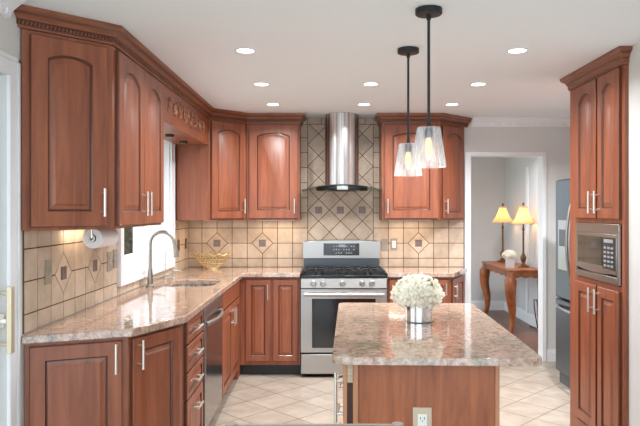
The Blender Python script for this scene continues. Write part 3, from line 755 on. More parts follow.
# gold wire bowl
bx_, by_ = -1.10, 6.085
bw = thing('wire_bowl', 'gold openwork bowl with scalloped rim in the counter corner', 'bowl', (bx_, by_, SZ1+0.001))
z_ = SZ1
mb = MB()
def brad(t): return 0.055+0.115*t**0.62
for k in range(18):
    for s in (-1, 1):
        pts = []
        for j in range(9):
            t = j/8; a = 2*PI*k/26+s*0.75*t; r_ = brad(t); pts.append((bx_+r_*math.cos(a), by_+r_*0.94*math.sin(a), z_+0.012+0.125*t))
        mb.tube(pts, 0.0026, 5)
for t in (0.0, 0.35, 0.7):
    r_ = brad(t); mb.tube([(bx_+r_*math.cos(2*PI*k/32), by_+r_*0.94*math.sin(2*PI*k/32), z_+0.012+0.125*t) for k in range(33)], 0.003, 5)
n = 96; mb.tube([(bx_+(0.172+0.004*math.cos(12*2*PI*k/n))*math.cos(2*PI*k/n), by_+0.94*(0.172+0.004*math.cos(12*2*PI*k/n))*math.sin(2*PI*k/n), z_+0.139+0.008*math.cos(12*2*PI*k/n)) for k in range(n+1)], 0.005, 6)
mb.build('lattice', M['gold'], bw)
mb = MB(); mb.lathe([(0.062, z_+0.001), (0.058, z_+0.012), (0.0, z_+0.0121)], (bx_, by_), 24, True, False); mb.build('foot', M['gold'], bw)

# paper towel
pt = thing('paper_towel_holder', 'white paper towel roll hanging under the left wall cabinets', 'paper towel', (-1.215, 3.43, UB-0.001))
mb = MB(); n = 28; y0_, y1_ = 3.30, 3.565; cz_ = 1.338
def ry(y, r): return [(-1.215+r*math.cos(2*PI*k/n), y, cz_+r*math.sin(2*PI*k/n)) for k in range(n)]
mb.rings([ry(y0_, 0.02), ry(y0_, 0.048), ry(y0_+0.004, 0.052), ry(y1_-0.004, 0.052), ry(y1_, 0.048), ry(y1_, 0.02), ry(y0_, 0.02)], False, False); mb.build('paper_roll', M['paper'], pt)
mb = MB(); mb.tube([(-1.215, y0_-0.014, cz_), (-1.215, y1_+0.014, cz_)], 0.009, 12)
for yy in (y0_-0.012, y1_+0.012): mb.tube([(-1.215, yy, cz_), (-1.215, yy, UB-0.001)], 0.005, 8); mb.tube([(-1.215, yy-0.002, cz_), (-1.215, yy+0.002, cz_)], 0.018, 16)
mb.box(-1.235, -1.195, y0_-0.02, y1_+0.02, UB-0.005, UB-0.001); mb.build('bracket', M['nickel'], pt)

# ------------------------------------------------------------------ outlets and switches
def plate(label, c, n, w_=0.075, h_=0.118, m='plate', kind='outlet', cat='wall outlet', group=None):
    """c on the wall, n = outward normal (unit, horizontal)"""
    c = Vector(c); n = Vector(n); s_ = Vector((-n.y, n.x, 0)); u_ = Vector((0, 0, 1))
    r = thing('outlet' if kind == 'outlet' else 'light_switch', label, cat, c, group)
    def bx(mb, a, b, z0, z1, o0, o1):
        P = [c+s_*a+u_*z0+n*o0, c+s_*b+u_*z0+n*o0, c+s_*b+u_*z1+n*o0, c+s_*a+u_*z1+n*o0]; mb.extr(P, n*(o1-o0))
    mb = MB(); bx(mb, -w_/2, w_/2, -h_/2, h_/2, 0, 0.006); mb.build('cover_plate', M[m], r, bevel=0.002)
    if kind == 'outlet':
        mb = MB(); bx(mb, -0.0175, 0.0175, -0.034, 0.034, 0.006, 0.009); mb.build('socket', M['plastic'] if m != 'plate' else M['plate_grey'], r, bevel=0.001)
        mb = MB()
        for dz in (-0.017, 0.017):
            bx(mb, -0.009, -0.006, dz-0.004, dz+0.006, 0.009, 0.0095); bx(mb, 0.006, 0.009, dz-0.004, dz+0.006, 0.009, 0.0095); bx(mb, -0.002, 0.002, dz-0.012, dz-0.008, 0.009, 0.0095)
        mb.build('slots', M['slot'], r)
    else:
        mb = MB(); bx(mb, -0.007, 0.007, -0.016, 0.016, 0.006, 0.008); bx(mb, -0.004, 0.004, 0.0, 0.012, 0.008, 0.018); mb.build('toggle', M['plate_grey'], r)
    return r
tz = 0.007
plate('brushed metal toggle switch plate at the near end of the left backsplash', (XL+tz, 3.115, 1.185), (1, 0, 0), 0.07, 0.12, kind='switch', cat='light switch')
plate('blank-looking metal outlet plate on the left backsplash, nearer of the two by the window', (XL+tz, 3.98, 1.165), (1, 0, 0), 0.07, 0.12)
plate('metal outlet plate on the left backsplash, touching the window casing', (XL+tz, 4.09, 1.175), (1, 0, 0), 0.07, 0.12)
plate('grey switch plate on the backsplash nearest to the range backguard', (0.553, YB-tz, 1.145), (0, -1, 0), 0.062, 0.112, m='plate_grey', kind='switch', cat='light switch')
plate('grey duplex outlet plate on the backsplash, second to the right of the range', (0.645, YB-tz, 1.15), (0, -1, 0), 0.066, 0.112, m='plate_grey')
plate('brown metal switch plate on the left wall just beyond the window', (XL+tz, 5.83, 1.165), (1, 0, 0), 0.07, 0.1, m='bronze', kind='switch', cat='light switch')
plate('dark metal plate on the left wall tile in the far counter corner', (XL+tz, 6.13, 1.165), (1, 0, 0), 0.07, 0.1, m='bronze', kind='switch', cat='light switch')

# ------------------------------------------------------------------ range
RX0, RX1, RY = -0.242, 0.522, 5.66
rg = thing('gas_range', 'freestanding stainless gas range with five knobs and a black oven window', 'stove', (0.14, 5.97, 0))
mb = MB(); mb.box(RX0, RX1, RY+0.03, 6.20, 0.03, 0.876)
for (a, b) in ((RX0+0.05, RY+0.08), (RX1-0.05, RY+0.08), (RX0+0.05, 6.12), (RX1-0.05, 6.12)): mb.lathe([(0.018, 0.0), (0.018, 0.03)], (a, b), 10)
mb.build('body', M['blackmetal'], rg)
mb = MB(); mb.box(RX0+0.002, RX1-0.002, RY, RY+0.029, 0.035, 0.208); mb.build('storage_drawer', M['steel'], rg, bevel=0.004)
wx0, wx1, wz0, wz1 = RX0+0.10, RX1-0.10, 0.265, 0.70
mb = MB(); mb.box(RX0+0.002, wx0, RY, RY+0.029, 0.225, 0.785); mb.box(wx1, RX1-0.002, RY, RY+0.029, 0.225, 0.785); mb.box(wx0, wx1, RY, RY+0.029, 0.225, wz0); mb.box(wx0, wx1, RY, RY+0.029, wz1, 0.785)
od = mb.build('oven_door', M['steel'], rg)
mb = MB(); mb.box(wx0+0.001, wx1-0.001, RY+0.003, RY+0.028, wz0+0.001, wz1-0.001); mb.build('oven_window', M['bglass'], od)
mb = MB()
mb.tube([(RX0+0.03, RY-0.045, 0.742), (RX1-0.03, RY-0.045, 0.742)], 0.016, 14)
for x_ in (RX0+0.06, RX1-0.06): mb.box(x_-0.014, x_+0.014, RY-0.045, RY-0.001, 0.73, 0.754)
mb.build('handle', M['steel'], od)
mb = MB(); mb.extr([(RX0+0.002, RY-0.012, 0.795), (RX0+0.002, RY+0.03, 0.795), (RX0+0.002, RY+0.03, 0.878), (RX0+0.002, RY+0.008, 0.878)], (RX1-RX0-0.004, 0, 0)); cp = mb.build('control_panel', M['steel'], rg, bevel=0.002)
for kx in (313.4, 323.2, 342.5, 362.3, 371.8):
    X_ = (kx-328)/113.0; mb = MB()
    mb.tube([(X_, RY-0.0, 0.838), (X_, RY-0.014, 0.838), (X_, RY-0.016, 0.838), (X_, RY-0.038, 0.838)], [0.027, 0.027, 0.021, 0.019], 18)
    mb.box(X_-0.004, X_+0.004, RY-0.044, RY-0.036, 0.820, 0.856); mb.build('knob', M['steel'], rg, bevel=0.001)
mb = MB(); mb.box(RX0, RX1, RY+0.006, 6.16, 0.878, 0.905); mb.box(RX0, RX0+0.012, RY+0.006, 6.16, 0.905, 0.925); mb.box(RX1-0.012, RX1, RY+0.006, 6.16, 0.905, 0.925)
mb.build('cooktop', M['black'], rg, bevel=0.004)
for (cx, cy, r_) in ((-0.08, 5.80, 0.045), (-0.08, 6.04, 0.038), (0.14, 5.92, 0.05), (0.36, 5.80, 0.045), (0.36, 6.04, 0.038)):
    mb = MB(); mb.lathe([(r_, 0.905), (r_, 0.915), (r_*0.75, 0.916), (r_*0.75, 0.925), (r_*0.6, 0.927)], (cx, cy), 20); mb.build('burner', M['steel_dark'], rg)
for gx0, gx1 in ((RX0+0.02, 0.008), (0.014, 0.266), (0.272, RX1-0.02)):
    mb = MB(); b_ = 0.006
    for yy in (RY+0.035, 5.92, 6.14): mb.box(gx0, gx1, yy-b_, yy+b_, 0.932, 0.946)
    for xx in (gx0+b_, (gx0+gx1)/2, gx1-b_): mb.box(xx-b_, xx+b_, RY+0.035, 6.14, 0.932, 0.946)
    for xx in (gx0+b_, gx1-b_):
        for yy in (RY+0.035, 5.92, 6.14): mb.box(xx-b_, xx+b_, yy-b_, yy+b_, 0.9055, 0.932)
    for yy in (5.80, 6.04):
        for s in (-1, 1): mb.tube([((gx0+gx1)/2+s*0.10, yy, 0.935), ((gx0+gx1)/2+s*0.05, yy, 0.952), ((gx0+gx1)/2+s*0.02, yy, 0.950)], 0.006, 6)
    mb.build('grate', M['iron'], rg)
# backguard
mb = MB(); mb.box(RX0+0.01, 0.495, 6.165, 6.24, 0.905, 1.02); mb.build('rear_riser', M['steel_dark'], rg, bevel=0.003)
mb = MB()
BX1 = 0.502
pts = [(RX0, 1.02), (BX1, 1.02), (BX1, 1.175)]+[(BX1-0.02-(BX1-RX0-0.04)*k/12, 1.185+0.012*math.sin(PI*k/12)) for k in range(13)]+[(RX0, 1.175)]
mb.extr([(a, 6.135, b) for a, b in pts], (0, 0.12, 0)); bgd = mb.build('backguard', M['steel'], rg, bevel=0.004)
mb = MB(); mb.box(-0.043, 0.300, 6.131, 6.137, 1.05, 1.165); nb = len(mb.bm.faces)
for i in range(9):
    for j in range(3):
        if (i*7+j*3) % 4 == 0: continue
        x_ = 0.05+0.024*i; z_ = 1.068+0.032*j; mb.box(x_, x_+0.013, 6.1298, 6.131, z_, z_+0.011)
mb.box(0.10, 0.165, 6.1295, 6.131, 1.13, 1.155)
for i, f in enumerate(mb.bm.faces):
    if i >= nb: f.material_index = 1
o = mb.build('display', M['display'], bgd); o.data.materials.append(M['digit'])

# ------------------------------------------------------------------ range hood
hx = 0.130
hd_ = thing('range_hood', 'stainless cylinder chimney range hood with curved glass canopy', 'range hood', (hx, 6.1, 1.70))
mb = MB(); mb.lathe([(0.160, 1.715), (0.160, ZC-0.002)], (hx, 6.04), 48)
mb.box(hx-0.14, hx+0.14, 6.04, YB-0.007, 1.72, ZC-0.002); mb.build('chimney', M['steel_chimney'], hd_)
mb = MB(); prof = []
mb.rings([[(hx+a*math.cos(2*PI*k/40), 6.0+b*math.sin(2*PI*k/40), z) for k in range(40)] for a, b, z in ((0.235, 0.23, 1.665), (0.243, 0.24, 1.680), (0.235, 0.235, 1.700), (0.18, 0.19, 1.714))]); mb.build('motor_housing', M['blackmetal'], hd_)
for s_ in (-1, 1): mb = MB(); mb.lathe([(0.02, 1.661), (0.02, 1.664)], (hx+s_*0.15, 5.94), 12); mb.build('hood_lamp', M['plastic'], hd_)
mb = MB(); mb.box(hx-0.05, hx+0.05, 5.752, 5.764, 1.668, 1.704); mb.build('control_strip', M['steel'], hd_, bevel=0.002)
mb = MB(); rgs = []
for k in range(25):
    u_ = -1+2*k/24; x_ = hx+0.375*u_; z_ = 1.712-0.05*u_*u_; yf = 5.74+0.10*u_*u_
    rgs.append([(x_, yf, z_), (x_, YB-0.012, z_), (x_, YB-0.012, z_+0.006), (x_, yf, z_+0.006)])
mb.rings(rgs); mb.build('glass_canopy', M['hoodglass'], hd_)

# ------------------------------------------------------------------ tall pantry with microwave
PXF = 1.645
py = thing('pantry_cabinet', 'tall narrow cherry pantry cabinet on the right with four doors around the microwave', 'cabinet', (1.95, 3.95, 0))
mb = MB()
mb.box(PXF, 2.25, 4.245, 4.35, 0.0, UT); mb.box(PXF, 2.25, 3.552, 3.585, 0.0, UT); mb.box(PXF, 2.25, 3.585, 4.245, 0.0, 1.055); mb.box(PXF, 2.25, 3.585, 4.245, 1.405, UT); mb.box(2.20, 2.25, 3.585, 4.245, 1.055, 1.405)
mb.build('body', M['cherry'], py, bevel=0.002)
def pd(ya, yb, z0, z1, arch): return front(py, 'door', (PXF, yb, z0), -PI/2, yb-ya, z1-z0, arch=arch, stile=0.06)
d = pd(3.892, 4.215, 1.432, 2.285, 0.05); handle(d, 0.29, 0.10, 0.135)
d = pd(3.585, 3.868, 1.432, 2.285, 0.045); handle(d, 0.03, 0.10, 0.135)
d = pd(3.892, 4.215, 0.135, 1.025, 0.0); handle(d, 0.29, 0.80, 0.15)
d = pd(3.585, 3.868, 0.135, 1.025, 0.0); handle(d, 0.03, 0.80, 0.15)
mb = MB()
for (a, b) in ((3.60, 3.86), (3.90, 4.24)): mb.box(PXF-0.004, PXF, a, b, 0.0, 0.115)
mb.build('base_panel', M['cherry'], py)
mw = thing('microwave', 'built-in stainless microwave set in the tall pantry cabinet', 'microwave', (1.8, 3.9, 1.06))
mb = MB(); mb.box(PXF-0.001, 2.1, 3.60, 4.23, 1.064, 1.40); mb.build('body', M['blackmetal'], mw)
F = PXF-0.016
mb = MB(); mb.box(F, PXF-0.002, 3.588, 4.212, 1.345, 1.403); mb.box(F, PXF-0.002, 3.588, 3.612, 1.06, 1.345); mb.box(F, PXF-0.002, 4.190, 4.212, 1.06, 1.345); mb.box(F, PXF-0.002, 3.612, 4.19, 1.06, 1.10)
mb.build('trim_frame', M['steel'], mw, bevel=0.002)
mb = MB(); pts = [(4.19, 1.344), (3.613, 1.344), (3.613, 1.115)]+[(3.613+0.577*k/10, 1.122-0.018*math.sin(PI*k/10)) for k in range(1, 10)]+[(4.19, 1.122)]
mb.extr([(F-0.002, a, b) for a, b in pts], (0.014, 0, 0)); dr = mb.build('door', M['steel'], mw, bevel=0.002)
mb = MB(); mb.box(F-0.006, F-0.002, 3.795, 4.160, 1.155, 1.325); mb.build('door_window', M['bglass'], mw)
mb = MB(); mb.box(F-0.006, F-0.002, 3.625, 3.785, 1.14, 1.325); kp = mb.build('keypad', M['display'], mw)
mb = MB()
for i in range(3):
    for j in range(5): mb.box(F-0.0075, F-0.006, 3.642+0.046*i, 3.672+0.046*i, 1.155+0.026*j, 1.167+0.026*j)
mb.box(F-0.0075, F-0.006, 3.645, 3.765, 1.295, 1.315); mb.build('buttons', M['digit'], kp)

# ------------------------------------------------------------------ refrigerator
fr = thing('refrigerator', 'grey stainless refrigerator with curved handles standing beyond the pantry', 'refrigerator', (2.35, 5.1, 0))
FXF = 1.98; fy0, fy1 = 4.68, 5.575
mb = MB(); mb.box(FXF+0.06, 2.74, fy0, fy1, 0.03, 1.72); mb.build('body', M['fridge_side'], fr, bevel=0.006)
mb = MB(); mb.box(FXF, FXF+0.057, fy0, 5.124, 0.735, 1.745); mb.build('door', M['fridge'], fr, bevel=0.012)
mb = MB(); mb.box(FXF, FXF+0.057, 5.130, fy1, 0.735, 1.745); d2 = mb.build('door', M['fridge'], fr, bevel=0.012)
mb = MB(); mb.box(FXF-0.003, FXF-0.0, 5.17, 5.50, 0.98, 1.40); dp = mb.build('dispenser', M['steel'], d2, bevel=0.001)
mb = MB(); mb.box(FXF-0.006, FXF-0.003, 5.21, 5.47, 1.18, 1.32); mb.build('dispenser_recess', M['black'], dp)
mb = MB(); mb.box(FXF, FXF+0.057, fy0, fy1, 0.10, 0.725); fz = mb.build('freezer_drawer', M['fridge'], fr, bevel=0.012)
mb = MB(); mb.box(FXF+0.03, FXF+0.09, fy0+0.02, fy1-0.02, 0.0, 0.095); mb.build('base_grille', M['fridge_side'], fr)
for yy, dd_ in ((5.155, d2), (5.095, None)):
    mb = MB(); mb.tube([(FXF-0.004-0.055*math.sin(PI*k/18)**0.7, yy, 0.86+0.72*k/18) for k in range(19)], 0.012, 10); mb.build('handle', M['steel'], dd_ or fr)
mb = MB(); mb.tube([(FXF-0.004-0.055*math.sin(PI*k/18)**0.7, fy0+0.06+(fy1-fy0-0.12)*k/18, 0.665) for k in range(19)], 0.012, 10); mb.build('handle', M['steel'], fz)

# ------------------------------------------------------------------ island (built about its own centre, then turned)
IW, ID = 0.80, 1.44
isl = thing('kitchen_island', 'cherry kitchen island base with plain panel end and doors and drawers on its left side', 'kitchen island', (0, 0, 0))
bx0, bx1, by0, by1 = -0.365, 0.248, -0.62, 0.64
mb = MB(); mb.box(bx0+0.02, bx1-0.015, by0+0.012, by1, 0.10, 0.8955); mb.build('body', M['cherry'], isl, local=True)
mb = MB(); mb.box(bx0+0.05, bx1-0.03, by0+0.03, by1-0.03, 0.0, 0.10); mb.build('toe_kick', M['toe'], isl, local=True)
mb = MB(); mb.box(bx0+0.062, bx1-0.018, by0, by0+0.011, 0.02, 0.8955); mb.build('end_panel', M['cherry_panel'], isl, local=True)
mb = MB(); mb.box(bx0+0.040, bx0+0.061, by0-0.006, by0+0.011, 0.0, 0.8955); mb.build('corner_post', M['cherry_edge'], isl, local=True, bevel=0.002)
mb = MB(); mb.box(bx1-0.017, bx1, by0-0.006, by0+0.02, 0.0, 0.8955); mb.build('corner_post', M['cherry_edge'], isl, local=True, bevel=0.002)
mb = MB(); mb.box(bx1-0.013, bx1, by0+0.021, by1, 0.02, 0.8955); mb.build('side_panel', M['cherry_panel'], isl, local=True)
mb = MB(); mb.box(bx0+0.018, bx0+0.039, by0-0.004, by0+0.011, 0.805, 0.8955)
for k in range(5): mb.tube([(bx0+0.018, by0-0.006, 0.815+0.015*k), (bx0+0.039, by0-0.006, 0.815+0.015*k)], 0.0045, 6)
mb.build('fluted_block', M['plate_tan'], isl, local=True)
mb = MB(); mb.box(bx0+0.018, bx0+0.039, by0+0.004, by0+0.011, 0.02, 0.80); mb.build('recess', M['dark_recess'], isl, local=True)  # dark strip standing in for the shaded gap below the fluted block
mb = MB(); mb.box(bx0, bx0+0.017, by0-0.005, by0+0.012, 0.02, 0.8955); mb.build('corner_post', M['cherry_edge'], isl, local=True, bevel=0.002)
for (z0, z1, hz, hl) in ((0.60, 0.875, 0.13, 0.20), (0.115, 0.59, 0.34, 0.20)):
    d = front(isl, 'door', (bx0+0.0185, by0+0.40, z0), -PI/2, 0.38, z1-z0, stile=0.05, t=0.018); handle(d, 0.352, hz, hl, t=0.018)
for (ya, yb) in ((by0+0.41, by0+0.81), (by0+0.82, by1)):
    for j, (z0, z1) in enumerate(((0.745, 0.872), (0.592, 0.735), (0.44, 0.582), (0.115, 0.43))):
        d = front(isl, 'drawer', (bx0+0.0185, yb, z0), -PI/2, yb-ya, z1-z0, stile=0.03 if z1-z0 < 0.2 else 0.05, t=0.018)
        handle(d, (yb-ya)/2, (z1-z0)/2, 0.14, False, t=0.018)
o = plate('tan duplex outlet plate on the island end panel', (0, 0, 0), (0, -1, 0), 0.074, 0.118, m='plate_tan')
outl = o
ic = Vector((0.445, 3.135, 0)); ia = math.radians(-2.0)
isl.location = ic; isl.rotation_euler = (0, 0, ia); WL[isl.name] = ic
Rm = Matrix.Rotation(ia, 4, 'Z')
outl.location = ic+Rm @ Vector((-0.053, by0-0.0005, 0.651)); outl.rotation_euler = (0, 0, ia)
mb = slab_mesh(rrect(-0.405, 0.395, -0.72, 0.72, 0.045, 5), [], 0.8965, SZ1)
it = mb.build('island_countertop', M['granite'], bevel=0.010, seg=4, local=True); it.location = ic; it.rotation_euler = (0, 0, ia)
tag(it, 'rounded rectangular pink granite countertop of the island', 'countertop')

# ------------------------------------------------------------------ flowers
def bouquet(name, label, c, rx, rz, n, m, fl=0.022, seed=1):
    rnd = random.Random(seed); root = thing(name, label, 'flowers', (c[0], c[1], c[2]))
    mb = MB(); bm = mb.bm
    for k in range(n):
        zc_ = 1-1.45*(k+0.5)/n; ph = k*2.39996
        rr = math.sqrt(max(0, 1-zc_*zc_))
        nrm = Vector((rr*math.cos(ph), rr*math.sin(ph), zc_)).normalized()
        lump = 1+0.10*math.sin(5*ph)*math.cos(4*zc_)+rnd.uniform(-0.07, 0.07)
        p = Vector(c)+Vector((nrm.x*rx, nrm.y*rx, nrm.z*rz))*lump
        nn = (nrm+Vector((rnd.uniform(-.45, .45), rnd.uniform(-.45, .45), rnd.uniform(-.3, .5)))).normalized()
        a = nn.cross(Vector((0, 0, 1)) if abs(nn.z) < 0.95 else Vector((1, 0, 0))).normalized(); b_ = nn.cross(a)
        th = rnd.uniform(0, PI)
        ctr = bm.verts.new(p-nn*0.002); s_ = fl*rnd.uniform(0.8, 1.25)
        for q in range(4):
            t0 = th+q*PI/2
            def pt(r_, da, h): return bm.verts.new(p+(a*math.cos(t0+da)+b_*math.sin(t0+da))*r_*s_+nn*h*s_)
            v1, v2, v3, v4, v5 = pt(.5, -.55, .12), pt(.95, -.45, .18), pt(1.05, 0, .32), pt(.95, .45, .18), pt(.5, .55, .12)
            bm.faces.new((ctr, v1, v2, v3)); bm.faces.new((ctr, v3, v4, v5))
    mb.build('petals', m, root)
    mb = MB(); mb.ball((c[0], c[1], c[2]), 1.0, 16, 10, (rx*0.80, rx*0.80, rz*0.78)); mb.build('inner_blooms', m, root)
    return root
vx, vy = 0.456, 3.225
bq = bouquet('hydrangea_bouquet', 'full white hydrangea bouquet standing in the silver vase on the island', (vx-0.005, vy, 1.064), 0.106, 0.074, 430, M['petal'], 0.029, 3)
mb = MB()
for k in range(6):
    a = k*PI/3; mb.tube([(vx+0.03*math.cos(a), vy+0.03*math.sin(a), 0.94), (vx+0.015*math.cos(a), vy+0.015*math.sin(a), 1.0), (vx+0.03*math.cos(a), vy+0.03*math.sin(a), 1.05)], 0.004, 6)
mb.build('stems', M['stem'], bq)
vs = thing('silver_vase', 'round mirrored silver vase holding the white flowers on the island', 'vase', (vx, vy, SZ1+0.001))
z0 = SZ1+0.001
mb = MB(); mb.lathe([(0.066, z0), (0.070, z0+0.003), (0.071, z0+0.125), (0.068, z0+0.125), (0.067, z0+0.008), (0.0, z0+0.007)], (vx, vy), 40, True, False); mb.build('vessel', M['mirror'], vs)

# ------------------------------------------------------------------ pendants
def pendant(x, y, label, glow):
    r = thing('pendant_light', label, 'pendant light', (x, y, ZC), 'glass pendants over the island')
    zt_, zb = 1.853, 1.676
    mb = MB(); mb.lathe([(0.060, ZC-0.001), (0.060, ZC-0.024), (0.056, ZC-0.027)], (x, y), 32); mb.build('canopy', M['blackmetal'], r, bevel=0.001)
    mb = MB(); mb.tube([(x, y, ZC-0.026), (x, y, ZC-0.05)], 0.010, 10); mb.tube([(x, y, ZC-0.05), (x, y, zt_+0.02)], 0.0065, 10); mb.tube([(x, y, zt_+0.03), (x, y, zt_+0.004)], 0.010, 10); mb.build('rod', M['blackmetal'], r)
    mb = MB(); mb.tube([(x, y, zt_-0.004), (x, y, zt_-0.045)], 0.018, 16); mb.build('socket', M['steel_dark'], r)
    mb = MB(); n = 16
    mb.rings([[(x+rr*math.cos(2*PI*k/n), y+rr*math.sin(2*PI*k/n), z) for k in range(n)] for rr, z in ((0.012, zt_), (0.050, zt_), (0.053, zt_-0.004), (0.080, zb), (0.077, zb), (0.050, zt_-0.008), (0.012, zt_-0.004))], False, False)
    mb.build('glass_shade', M['seeded'], r, angle=15)
    mb = MB(); mb.lathe([(0.010, zt_-0.046), (0.016, zt_-0.07), (0.017, zt_-0.11), (0.012, zt_-0.135), (0.003, zt_-0.145)], (x, y), 16); mb.build('bulb', M['bulb_lit'], r)
    l = bpy.data.lights.new('bulb_light', 'POINT'); l.energy = 0.35; l.color = (1, .85, .68); l.shadow_soft_size = 0.02
    lo = bpy.data.objects.new('bulb_light', l); C.objects.link(lo); lo.parent = r; lo.location = (0, 0, zt_-0.165-ZC)
pendant(0.450, 2.86, 'nearer clear glass cone pendant on a black rod, hanging larger and higher in view', 1)
pendant(0.447, 3.565, 'farther clear glass cone pendant on a black rod, left of the nearer one', 1)

# ------------------------------------------------------------------ recessed ceiling lights, plus two added fill lights
first = None
cl_lab = {(-0.465, 3.6): 'recessed ceiling light, nearest one of the left row', (-0.475, 4.56): 'recessed ceiling light, middle one of the left row', (-0.467, 5.43): 'recessed ceiling light over the left cabinet corner, farthest of the left row',
          (0.305, 4.55): 'recessed ceiling light, nearer of the two in the middle row before the hood', (0.305, 5.43): 'recessed ceiling light just in front of the range hood',
          (1.87, 4.75): 'added fill light, unseen behind the top of the pantry cabinet', (1.95, 7.6): 'added fill light, unseen in the hallway ceiling near the console table',  # both out of view, added to brighten the alcove wall and the hallway
          (1.065, 3.6): 'recessed ceiling light, nearest one of the right row', (1.07, 4.56): 'recessed ceiling light, middle one of the right row', (1.052, 5.43): 'recessed ceiling light above the wall cabinet right of the hood, farthest of the right row'}
for (x, y), lab in cl_lab.items():
    r = thing('ceiling_light', lab, 'ceiling light', (x, y, ZC), 'recessed ceiling lights')
    mb = MB(); mb.lathe([(0.060, ZC-0.0005), (0.060, ZC-0.003), (0.048, ZC-0.005), (0.047, ZC-0.0005)], (x, y), 32, False, False); mb.build('trim_ring', M['white'], r)
    mb = MB(); mb.lathe([(0.047, ZC-0.001), (0.047, ZC-0.004)], (x, y), 28); mb.build('diffuser', M['led'], r)
    l = bpy.data.lights.new('lamp', 'AREA'); l.shape = 'DISK'; l.size = 0.09; l.energy = DOWN_W*(1.5 if y > 6 else 3.2 if x > 1.5 else 1); l.color = (.96, .98, 1); l.spread = math.radians(150)
    lo = bpy.data.objects.new('lamp', l); C.objects.link(lo); lo.parent = r; lo.location = (0, 0, -0.008)
# lamps under the wall cabinets
for (x, y, sx, sy, lab) in ((-1.33, 3.42, 0.03, 0.30, 'slim strip light under the two-door wall cabinet'), (-0.50, 6.12, 0.36, 0.04, 'slim strip light under the wall cabinet left of the hood'), (0.78, 6.12, 0.4, 0.04, 'slim strip light under the wall cabinet right of the hood'), (-1.10, 6.0, 0.12, 0.05, 'small strip light under the diagonal corner cabinet')):
    r = thing('strip_light', lab, 'light', (x, y, UB-0.001), 'strip lights under the wall cabinets')
    mb = MB(); mb.box(x-sx/2, x+sx/2, y-sy/2, y+sy/2, UB-0.008, UB-0.001); mb.build('housing', M['white'], r)
    l = bpy.data.lights.new('lamp', 'AREA'); l.shape = 'RECTANGLE'; l.size = sx; l.size_y = sy; l.energy = UNDER_W*(0.42 if y < 4 else 1); l.color = (1, .82, .6)
    lo = bpy.data.objects.new('lamp', l); C.objects.link(lo); lo.parent = r; lo.location = (0, 0, -0.009)

# ------------------------------------------------------------------ hallway: console table, lamps, small flowers, cord
ct = thing('console_table', 'carved honey-brown console table with cabriole legs in the hallway', 'console table', (2.40, 8.4, 0))
tx0, tx1, ty0, ty1, tzp = 2.19, 2.600, 7.74, 9.06, 0.762
mb = MB(); mb.prism([(tx0-0.015, ty0-0.015), (tx1, ty0-0.015), (tx1, ty1+0.015), (tx0-0.015, ty1+0.015)], tzp-0.025, tzp); mb.build('tabletop', M['table_wood'], ct, bevel=0.008, seg=3)
mb = MB(); L = ty1-ty0-0.06; n = 40
pts = [(tx0+0.012, ty0+0.03, tzp-0.026)]+[(tx0+0.012, ty0+0.03+L*k/n, tzp-0.085-0.018*abs(math.sin(PI*5*k/n))-0.015*(1 if k in (0, n) else 0)) for k in range(n+1)]+[(tx0+0.012, ty1-0.03, tzp-0.026)]
mb.extr(pts, (0.02, 0, 0)); mb.build('apron', M['table_wood'], ct)
mb = MB(); L = tx1-tx0-0.06
pts = [(tx0+0.03, ty0+0.012, tzp-0.026)]+[(tx0+0.03+L*k/24, ty0+0.012, tzp-0.085-0.018*abs(math.sin(PI*3*k/24))) for k in range(25)]+[(tx0+0.03+L, ty0+0.012, tzp-0.026)]
mb.extr(pts, (0, 0.02, 0)); mb.build('apron', M['table_wood'], ct)
for (lx, ly, dx, dy) in ((tx0+0.04, ty0+0.04, -1, -1), (tx0+0.04, ty1-0.04, -1, 1), (tx1-0.034, ty0+0.04, 0.1, -1), (tx1-0.034, ty1-0.04, 0.1, 1)):
    P = []; R2 = []; kk = 0.42 if lx > 2.4 else 1.0
    for k in range(15):
        t = k/14; o_ = 0.028*math.sin(PI*min(1, t*1.7))-0.020*math.sin(PI*max(0, (t-0.45)/0.55))+0.022*max(0, (t-0.88)/0.12)
        P.append((lx+dx*o_*0.7, ly+dy*o_*0.7, tzp-0.03-(tzp-0.032)*t)); R2.append(0.046-0.004*t if t < 0.12 else 0.066*(1-t)**0.8+0.018+0.008*max(0, (t-0.9)/0.1))
    mb = MB(); mb.tube(P, [v*kk for v in R2], 12); mb.build('leg', M['table_wood'], ct)
